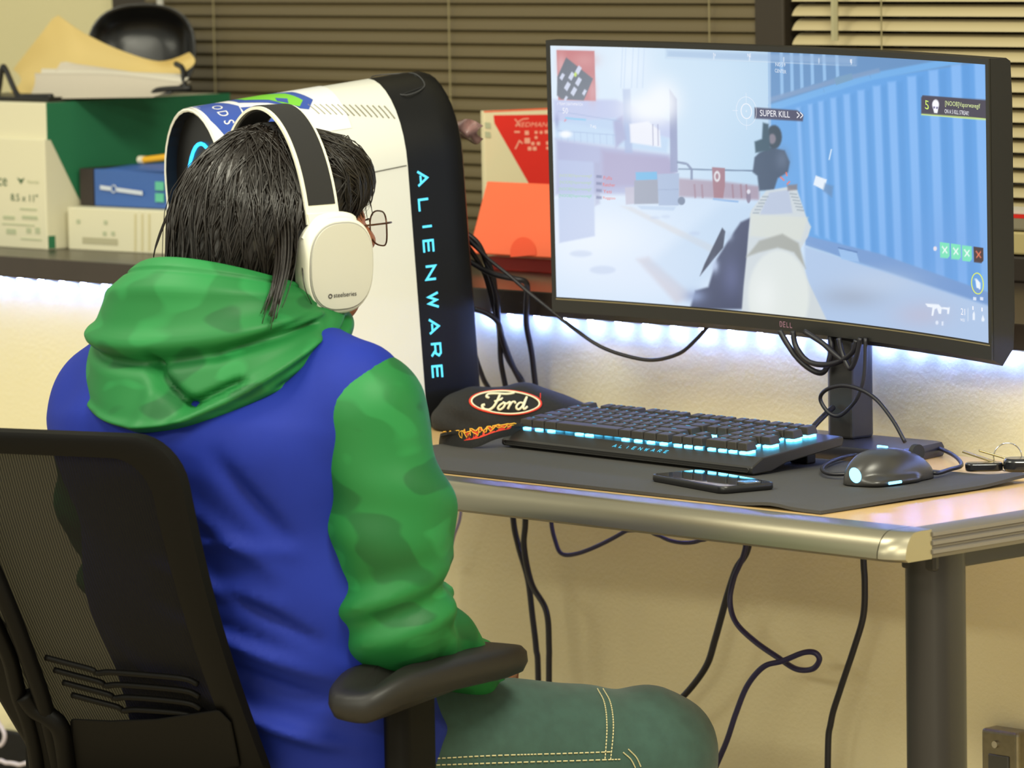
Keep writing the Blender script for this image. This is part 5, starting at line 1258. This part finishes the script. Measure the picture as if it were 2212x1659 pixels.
# ---- hands resting in the lap
def fhand(s, w0):
    w0 = np.array(w0)
    def f(p):
        q = (p-w0.astype(np.float32)).copy(); q[:, 0] *= -s       # inward positive
        d = cap_(q, (0, -.03, .0), (.010, .02, -.004), .026, .026, (1, 1, 1.15))
        d = smin(d, cap_(q, (.012, .025, -.006), (.030, .065, -.012), .034, .032, (1, 1, 1.7)), .02)
        for k, (a, ln) in enumerate(((-.024, .070), (-.008, .080), (.009, .076), (.024, .060))):
            b0 = np.array((.040+a*.9, .088-a*.35, -.010)); b1 = b0+np.array((.018, ln*.42, .002)); b2 = b1+np.array((.016, ln*.28, -.020)); b3 = b2+np.array((.004, ln*.10, -.020))
            d = smin(d, cap_(q, tuple(b0), tuple(b1), .0092, .0088), .006); d = smin(d, cap_(q, tuple(b1), tuple(b2), .0088, .008), .003); d = smin(d, cap_(q, tuple(b2), tuple(b3), .008, .007), .003)
        d = smin(d, cap_(q, (.034, .030, -.004), (.066, .058, -.004), .012, .0105), .01); d = smin(d, cap_(q, (.066, .058, -.004), (.078, .088, -.010), .0105, .009), .004)
        return d
    return f
sdf_obj('hand', fhand(1, (.185, -.622, .538)), (.05, -.70, .47), (.25, -.44, .58), .0042, m_skin, pe, BW)
sdf_obj('hand', fhand(-1, (-.10, -.578, .568)), (-.16, -.66, .50), (.05, -.39, .61), .0042, m_skin, pe, BW)
# ---- jeans
KR, KLf = (.315, -.455, .428), (-.245, -.42, .43)
def fjeans(p):
    S = (.62, 1, 1)
    d = cap_(p, (0, -.775, .475), (0, -.80, .53), .118, .112, S)
    for hip, kn, an in (((.095, -.765, .478), KR, (.33, -.44, .09)), ((-.09, -.765, .478), KLf, (-.26, -.40, .09))):
        d = smin(d, cap_(p, hip, kn, .088, .073), .03); d = smin(d, cap_(p, kn, an, .070, .058), .03)
    w_ = .0025*np.sin(p[:, 1]*60+p[:, 0]*40-p[:, 2]*30)*np.exp(-((p[:, 0]-.30)/.08)**2)*np.exp(-((p[:, 1]+.46)/.08)**2)
    d = d-w_-.003*np.sin(p[:, 2]*55+p[:, 0]*20)*(p[:, 2] < .40)
    return np.maximum(d, .075-p[:, 2])
jeans = sdf_obj('jeans', fjeans, (-.36, -.94, .05), (.43, -.32, .62), .008, m_jean, pe, BW, 2)
for an in ((.335, -.40, 0), (-.262, -.36, 0)):
    sdf_obj('shoe', lambda p, an=an: np.maximum(smin(cap_(p, (an[0], an[1]-.05, .045), (an[0]+.01, an[1]+.06, .04), .045, .036, (1, 1, 1.15)), cap_(p, (an[0]+.01, an[1]+.06, .034), (an[0]+.02, an[1]+.12, .030), .038, .034, (1, 1, 1.2)), .03), .004-p[:, 2]), (an[0]-.1, an[1]-.14, -.01), (an[0]+.1, an[1]+.19, .12), .008, mat('shoe_dark', (34, 32, 34), .6), pe, BW)
bj = bvh_of(jeans); m_st = mat('cream_thread_stitch', (206, 196, 150), .8)
def stitch(pts, name='stitching'):
    P = [drape(bj, x, y, .0012) for x, y in [tuple(q) for q in crom(pts, 10)]]; P = [p for p in P if p is not None]
    if len(P) > 3:
        mb = MB(); L = 0
        for a, b_ in zip(P[:-1], P[1:]):
            n_ = max(1, int(np.linalg.norm(b_-a)/.0042))
            for k in range(n_):
                q0 = a+(b_-a)*(k+.12)/n_; q1 = a+(b_-a)*(k+.80)/n_; mb.tube([q0, q1], .00075, 4)
        o = mb.obj(name, m_st, pe); o['kind'] = 'stuff'
stitch([(1290, 1489), (1305, 1520), (1310, 1570), (1306, 1640)]); stitch([(1302, 1489), (1318, 1520), (1324, 1570), (1318, 1642)])
stitch([(940, 1638), (1060, 1632), (1200, 1628), (1320, 1624)]); stitch([(940, 1652), (1060, 1648), (1200, 1644), (1340, 1640)]); stitch([(1345, 1625), (1362, 1640), (1372, 1658)]); stitch([(1356, 1618), (1374, 1636), (1384, 1656)])
# ---- hood: lofted rings from the rim over the bulge down to the seam
axc = np.array([.0, -.845])
HR = [((-.9, .47), (1.3, .40), .035, .010), ((-.9, .53), (1.2, .47), .022, -.012), ((.02, .50), (.34, .66), .020, -.020), ((.34, .66), (.62, .62), .022, -.016), ((.30, .72), (1.15, .55), .030, .012), ((-.5, .74), (.30, .74), .03, .008), ((.5, .50), (1.5, .36), .02, -.006), ((.10, .60), (.0, .86), .04, .010), ((-1.0, .215), (2.2, .215), .010, -.004), ((-1.0, .30), (2.0, .27), .03, .004), ((.9, .72), (1.7, .60), .03, -.008)]
def hridge(th, s):
    o = 0
    for (a0, s0), (a1, s1), w, amp in HR:
        ax, ay = a0*.17, s0*.32; bx, by = a1*.17, s1*.32; x, y = th*.17, s*.32; dx, dy = bx-ax, by-ay
        t = max(0, min(1, ((x-ax)*dx+(y-ay)*dy)/(dx*dx+dy*dy))); d2 = (x-ax-t*dx)**2+(y-ay-t*dy)**2
        o += amp*math.exp(-d2/(w*.32)**2)
    return o
def hood_pt(th, s):
    c = math.cos(th); bk = (.5+.5*c)          # 1 at the back, 0 at the throat
    sd = math.sin(th)**2
    b2 = bk**2.6; b3 = bk**1.2
    ctrl = [(.070+.034*b3, .965+.030*bk+.045*b2),                       # tucked in
            (.078+.040*b3, .988+.012*bk+.045*b2),                       # rim
            (.092+.054*b3, .985+.030*b2),
            (.106+.060*b3, .980-.022*b2),
            (.120+.062*b3, .972-.065*b2),
            (.130+.060*b3, .962-.095*b2),
            (.130+.036*b3, .950-.095*b2),
            (.110+.020*b3, .940-.080*b2)]
    P = crom([np.array(q) for q in ctrl], 5); x = s*(len(P)-1); i = min(int(x), len(P)-2); t = x-i; r, z = P[i]*(1-t)+P[i+1]*t
    el_ = 1.0+.12*abs(math.sin(th))**1.5*(1-.2*bk)
    w = .5+.5*math.tanh((s-.25)*8)
    if th > math.pi: th -= 2*math.pi
    fold = .006*math.sin(2.4*th+9*s)*w*b2+.003*math.sin(5*th-7*s+1)*w*bk
    fold += hridge(th, s)
    pinch = 0.
    r = (r+fold+pinch)*(1-.24*(1-bk)**1.3)
    l = axc[0]+r*math.sin(th)*el_; f_ = axc[1]-r*c*.94+.032*(1-bk)
    return np.array([l, f_, z+.018*math.sin(th)*(1-bk)*0+.012*(1-bk)])
NTH, NSS = 200, 80
rings = [[hood_pt(2*math.pi*i/NTH, s) for i in range(NTH)] for s in np.linspace(0, 1, NSS)]
hood = MB().loft([[BW(p) for p in r] for r in rings], cap=False).obj('hood', mg, pe, 180)
md_ = hood.modifiers.new('thick', 'SOLIDIFY'); md_.thickness = .004; md_.offset = -1
# ---- hair: cap surface plus strands
def fhair(p):
    d = ell(p, (0, -.014, .018), (.078, .095, .092))
    d = smin(d, ell(p, (0, .048, .062), (.056, .044, .040)), .03); d = smin(d, ell(p, (.048, .050, .048), (.024, .034, .034)), .03); d = smin(d, ell(p, (-.048, .050, .048), (.024, .034, .034)), .03)
    d = smin(d, cap_(p, (0, -.045, -.01), (0, -.084, -.105), .074, .060, (.90, 1.0, 1)), .05)
    d = smin(d, ell(p, (.046, -.03, -.055), (.032, .046, .06)), .03); d = smin(d, ell(p, (-.046, -.03, -.055), (.032, .046, .06)), .03)
    face = ell(p, (0, .108, -.056), (.084, .086, .112))
    d = np.maximum(d, -face)
    return d-.0022*np.sin(np.arctan2(p[:, 0], -p[:, 1]-.02)*34+p[:, 2]*30)*(p[:, 1] < .05)
hair = sdf_obj('hair', fhair, (-.13, -.19, -.2), (.13, .12, .15), .0046, m_hair, pe, HW, 1)
bh = BVHTree.FromPolygons([tuple(v) for v in toH(np.array([v.co[:] for v in hair.data.vertices]))], [tuple(p.vertices) for p in hair.data.polygons])
st = MB()
def hproj(q, off):
    h = bh.find_nearest(Vector(q))
    if h[0] is None: return np.array(q)
    n_ = np.array(h[1]); c = np.array(h[0])
    if np.dot(n_, c-np.array([0, -.03, -.02])) < 0: n_ = -n_
    return c+n_*off
for i in range(1500):
    ph_ = random.uniform(-2.75, 2.75)            # 0 = back, +-pi = front
    pass
    off = abs(random.gauss(0, .0022))+.0002; cx_ = random.gauss(0, .012); cy_ = random.uniform(-.045, .035); endz = random.uniform(-.185, -.10)+(.04 if abs(ph_) > 1.6 else 0)
    if abs(ph_) > 2.0: endz = random.uniform(-.04, .02)
    P = []; N = 11; tw_ = random.gauss(0, .10)
    for k in range(N):
        t = k/(N-1); a = ph_*(.9+.1*t)+tw_*t
        z = .114+(endz-.114)*(t**1.25); r = .13
        g_ = min(1, t*1.9); q = np.array([cx_*(1-g_)+math.sin(a)*r*g_, cy_*(1-g_)-.02*g_-math.cos(a)*r*g_, z])
        q = hproj(q, off*(1+t*.8)); P.append(q)
    r0 = random.uniform(.0006, .0013)
    st.tube([HW(p) for p in P], [r0*(.6+.4*math.sin(math.pi*min(1, .25+k/(N-1)*.9)))*(1 if k < N-2 else .5) for k in range(N)], 3)
# short curly fringe at the front
for i in range(170):
    a = random.uniform(-.9, .9); b0 = np.array([.064*math.sin(a), .058+.022*math.cos(a)+random.uniform(-.035, .004), .082-abs(a)*.03+random.uniform(-.045, .010)])
    L = random.uniform(.012, .03); s_ = random.choice((-1, 1)); P = []
    for k in range(8):
        t = k/7; P.append(HW(b0+np.array([.012*s_*math.sin(t*4+a*3), L*.75*t+.004*math.sin(t*7), .020*math.sin(t*3.0)-.030*t*t])))
    st.tube(P, [.0011*(1-.6*k/7) for k in range(8)], 3)
# side locks falling over the hood and wisps at the back
def lock(pts, n_, sp, Y):
    for i in range(n_):
        dx, dy, dz = random.gauss(0, sp), random.gauss(0, sp*.4), random.gauss(0, .006); e_ = random.uniform(.8, 1.)
        P = crom([ony(x+dx*(1-.5*k/len(pts)), y+dy*8*(k == len(pts)-1), Y_+dz) for k, (x, y, Y_) in enumerate(pts)], 4); P = P[:max(4, int(len(P)*e_))]
        st.tube(P, [.0012*(1-.6*k/len(P)) for k in range(len(P))], 3)
lock([(606, 430, -.845), (618, 500, -.875), (616, 570, -.90), (600, 640, -.925), (582, 712, -.945)], 40, 8, 0); lock([(590, 460, -.85), (602, 540, -.885), (592, 620, -.92), (560, 708, -.945)], 26, 6, 0)
lock([(392, 400, -.84), (358, 470, -.85), (336, 530, -.86), (329, 570, -.865)], 5, 2.5, 0); lock([(640, 500, -.83), (648, 560, -.85), (655, 620, -.86), (676, 655, -.85)], 16, 6, 0)
o = st.obj('hair_strands', m_hair, hair, 180); o['kind'] = 'stuff'

# ------------------------------------------------------------------ headset
hs = thing('headset', tuple(HW(np.array((0, 0, .1)))), 'white over ear headset with black headband worn by the person', 'headset')
m_hw = mat('headset_white', (222, 220, 204), .38); m_hb = mat('headband_black', (28, 27, 27), .85, bump=.2, bscale=1500); m_hg = mat('earcup_grey', (186, 184, 172), .5); m_cush = mat('ear_cushion', (32, 30, 32), .9)
def arc(t, dr=0.):  # t from 0 (right) to pi (left)
    return (.100+dr)*math.cos(t), -.020+(.152+dr)*math.sin(t)
def bandring(t, hw, d0, d1):
    x0_, z0_ = arc(t, d0); x1_, z1_ = arc(t, d1)
    return [HW(np.array(q)) for q in ((x0_, YBN-hw, z0_), (x0_, YBN+hw, z0_), (x1_, YBN+hw, z1_), (x1_, YBN-hw, z1_))]
YBN = -.004
ts = np.linspace(.16, math.pi-.16, 50)
MB().loft([bandring(t, .0215, .0, .0035) for t in ts]).obj('headband', m_hw, hs, 40)
MB().loft([bandring(t, .0175, .003, .0047) for t in np.linspace(.30, math.pi-.30, 46)]).obj('band_cover', m_hb, hs, 40)
MB().loft([bandring(t, .0175, -.0022, .0004) for t in np.linspace(.30, math.pi-.30, 46)]).obj('band_lining', m_hb, hs, 40)
MB().loft([bandring(t, .0165, -.018, -.015) for t in np.linspace(.55, math.pi-.55, 36)]).obj('suspension_strap', m_hb, hs, 40)
for s in (1, -1):
    cc_ = np.array([.106*s, .004, -.043])
    tx = math.radians(6)*s
    def EC(x, y, z, s=s, cc_=cc_): return HW(cc_+np.array([x*s+z*.08*s, y, z]))
    def oval(ry, rz, n_=44, p_=2.6): return [(ry*math.copysign(abs(math.cos(t))**(2/p_), math.cos(t)), rz*math.copysign(abs(math.sin(t))**(2/p_), math.sin(t))) for t in np.linspace(0, 2*math.pi, n_, endpoint=False)]
    def er_(k, x, dy=0.): return [EC(x, y*k+dy, z*k) for y, z in oval(.0455, .0545)]
    MB().loft([er_(.80, -.026), er_(.95, -.026), er_(1.0, -.019), er_(.95, -.012)]).obj('ear_cushion', m_cush, hs, 60)
    MB().loft([er_(.93, -.012), er_(1.0, -.008), er_(1.02, .004), er_(1.0, .012), er_(.955, .0165), er_(.93, .0172)]).obj('earcup', m_hw, hs, 50)
    MB().loft([er_(.925, .0166), er_(.915, .0184), er_(.90, .0188)]).obj('outer_ring', mat('headset_ring_grey', (150, 148, 142), .45), hs, 40)
    MB().loft([er_(.895, .0180), er_(.885, .0200), er_(.70, .0206)]).obj('outer_plate', m_hg, hs, 60)
    x_, z_ = arc(.17)
    MB().tube(crom([HW(np.array((x_*s, YBN+.010, z_+.004))), HW(np.array((.106*s, YBN+.012, -.006))), EC(.006, .020, .048), EC(.004, .004, .054), EC(.002, -.020, .050), EC(.0, -.036, .030)], 6), .0075, 10).obj('yoke', m_hw, hs, 60)
    MB().loft([[HW(np.array((q[0]*s, q[1], q[2]))) for q in ((.0985, YBN-.0215, z_+.012), (.0985, YBN+.0215, z_+.012), (.1035, YBN+.0215, z_+.012), (.1035, YBN-.0215, z_+.012))], [HW(np.array((q[0]*s, q[1], q[2]))) for q in ((.099, YBN-.019, z_-.006), (.099, YBN+.0215, z_-.012), (.105, YBN+.0215, z_-.012), (.105, YBN-.019, z_-.006))]]).obj('band_end', m_hw, hs, None, bevel=.0015)
    if s > 0:
        MB().tube([EC(.0, -.036, -.026), EC(.0, -.028, -.040)], .0035, 8).obj('port', m_black, hs)
        V, F = textmesh('steelseries', 1.); w = np.ptp(V[:, 0]); h_ = np.ptp(V[:, 1]); o0 = V[:, 0].min(); h0 = V[:, 1].min()
        dk = mat('dark_ink', (40, 36, 40), .6)
        MB().add([EC(.0213, -.012+(a-o0)/w*.030, -.0345+(b_-h0)/h_*.0052) for a, b_, _ in V], F).obj('earcup_lettering', dk, hs)
        MB().tube([EC(.0213, -.0165+.0022*math.cos(t), -.0325+.0022*math.sin(t)) for t in np.linspace(0, 2*math.pi, 16, endpoint=False)], .0005, 5, True).obj('earcup_mark', dk, hs)
# ------------------------------------------------------------------ glasses
gl = thing('eyeglasses', tuple(HW(np.array((0, .1, .005)))), 'thin brown metal framed eyeglasses on the face of the person', 'glasses')
m_gf = mat('bronze_wire', (92, 62, 46), .3, metal=.8)
mgl = bpy.data.materials.new('lens_glass'); mgl.use_nodes = True; nt = mgl.node_tree; b = nt.nodes['Principled BSDF']; b.inputs['Base Color'].default_value = (1, 1, 1, 1); b.inputs['Roughness'].default_value = .02; b.inputs['Alpha'].default_value = .12; b.inputs['Specular IOR Level'].default_value = 1.
for s in (1, -1):
    rim = [(s*(.034+.026*math.copysign(abs(math.cos(t))**.7, math.cos(t))), .117-.006*abs(math.cos(t)) if False else .116, -.012+.020*math.copysign(abs(math.sin(t))**.75, math.sin(t))) for t in np.linspace(0, 2*math.pi, 36, endpoint=False)]
    rim = [(x, y-.010*((abs(x)-.01)/.05)**2, z) for x, y, z in rim]
    MB().tube([HW(np.array(q)) for q in rim], .0010, 6, True).obj('rim', m_gf, gl, 180)
    MB().loft([[HW(np.array((x, y+d, z))) for x, y, z in rim] for d in (-.0006, .0006)]).obj('lens', mgl, gl)
    MB().tube([HW(np.array(q)) for q in ((s*.060, .108, -.004), (s*.070, .106, -.003), (s*.076, .098, -.003), (s*.080, .05, -.004), (s*.082, -.005, -.006))], .0012, 6).obj('temple_arm', m_gf, gl, 60)
MB().tube([HW(np.array(q)) for q in ((-.008, .116, -.006), (0, .120, -.003), (.008, .116, -.006))], .0010, 6).obj('bridge', m_gf, gl)
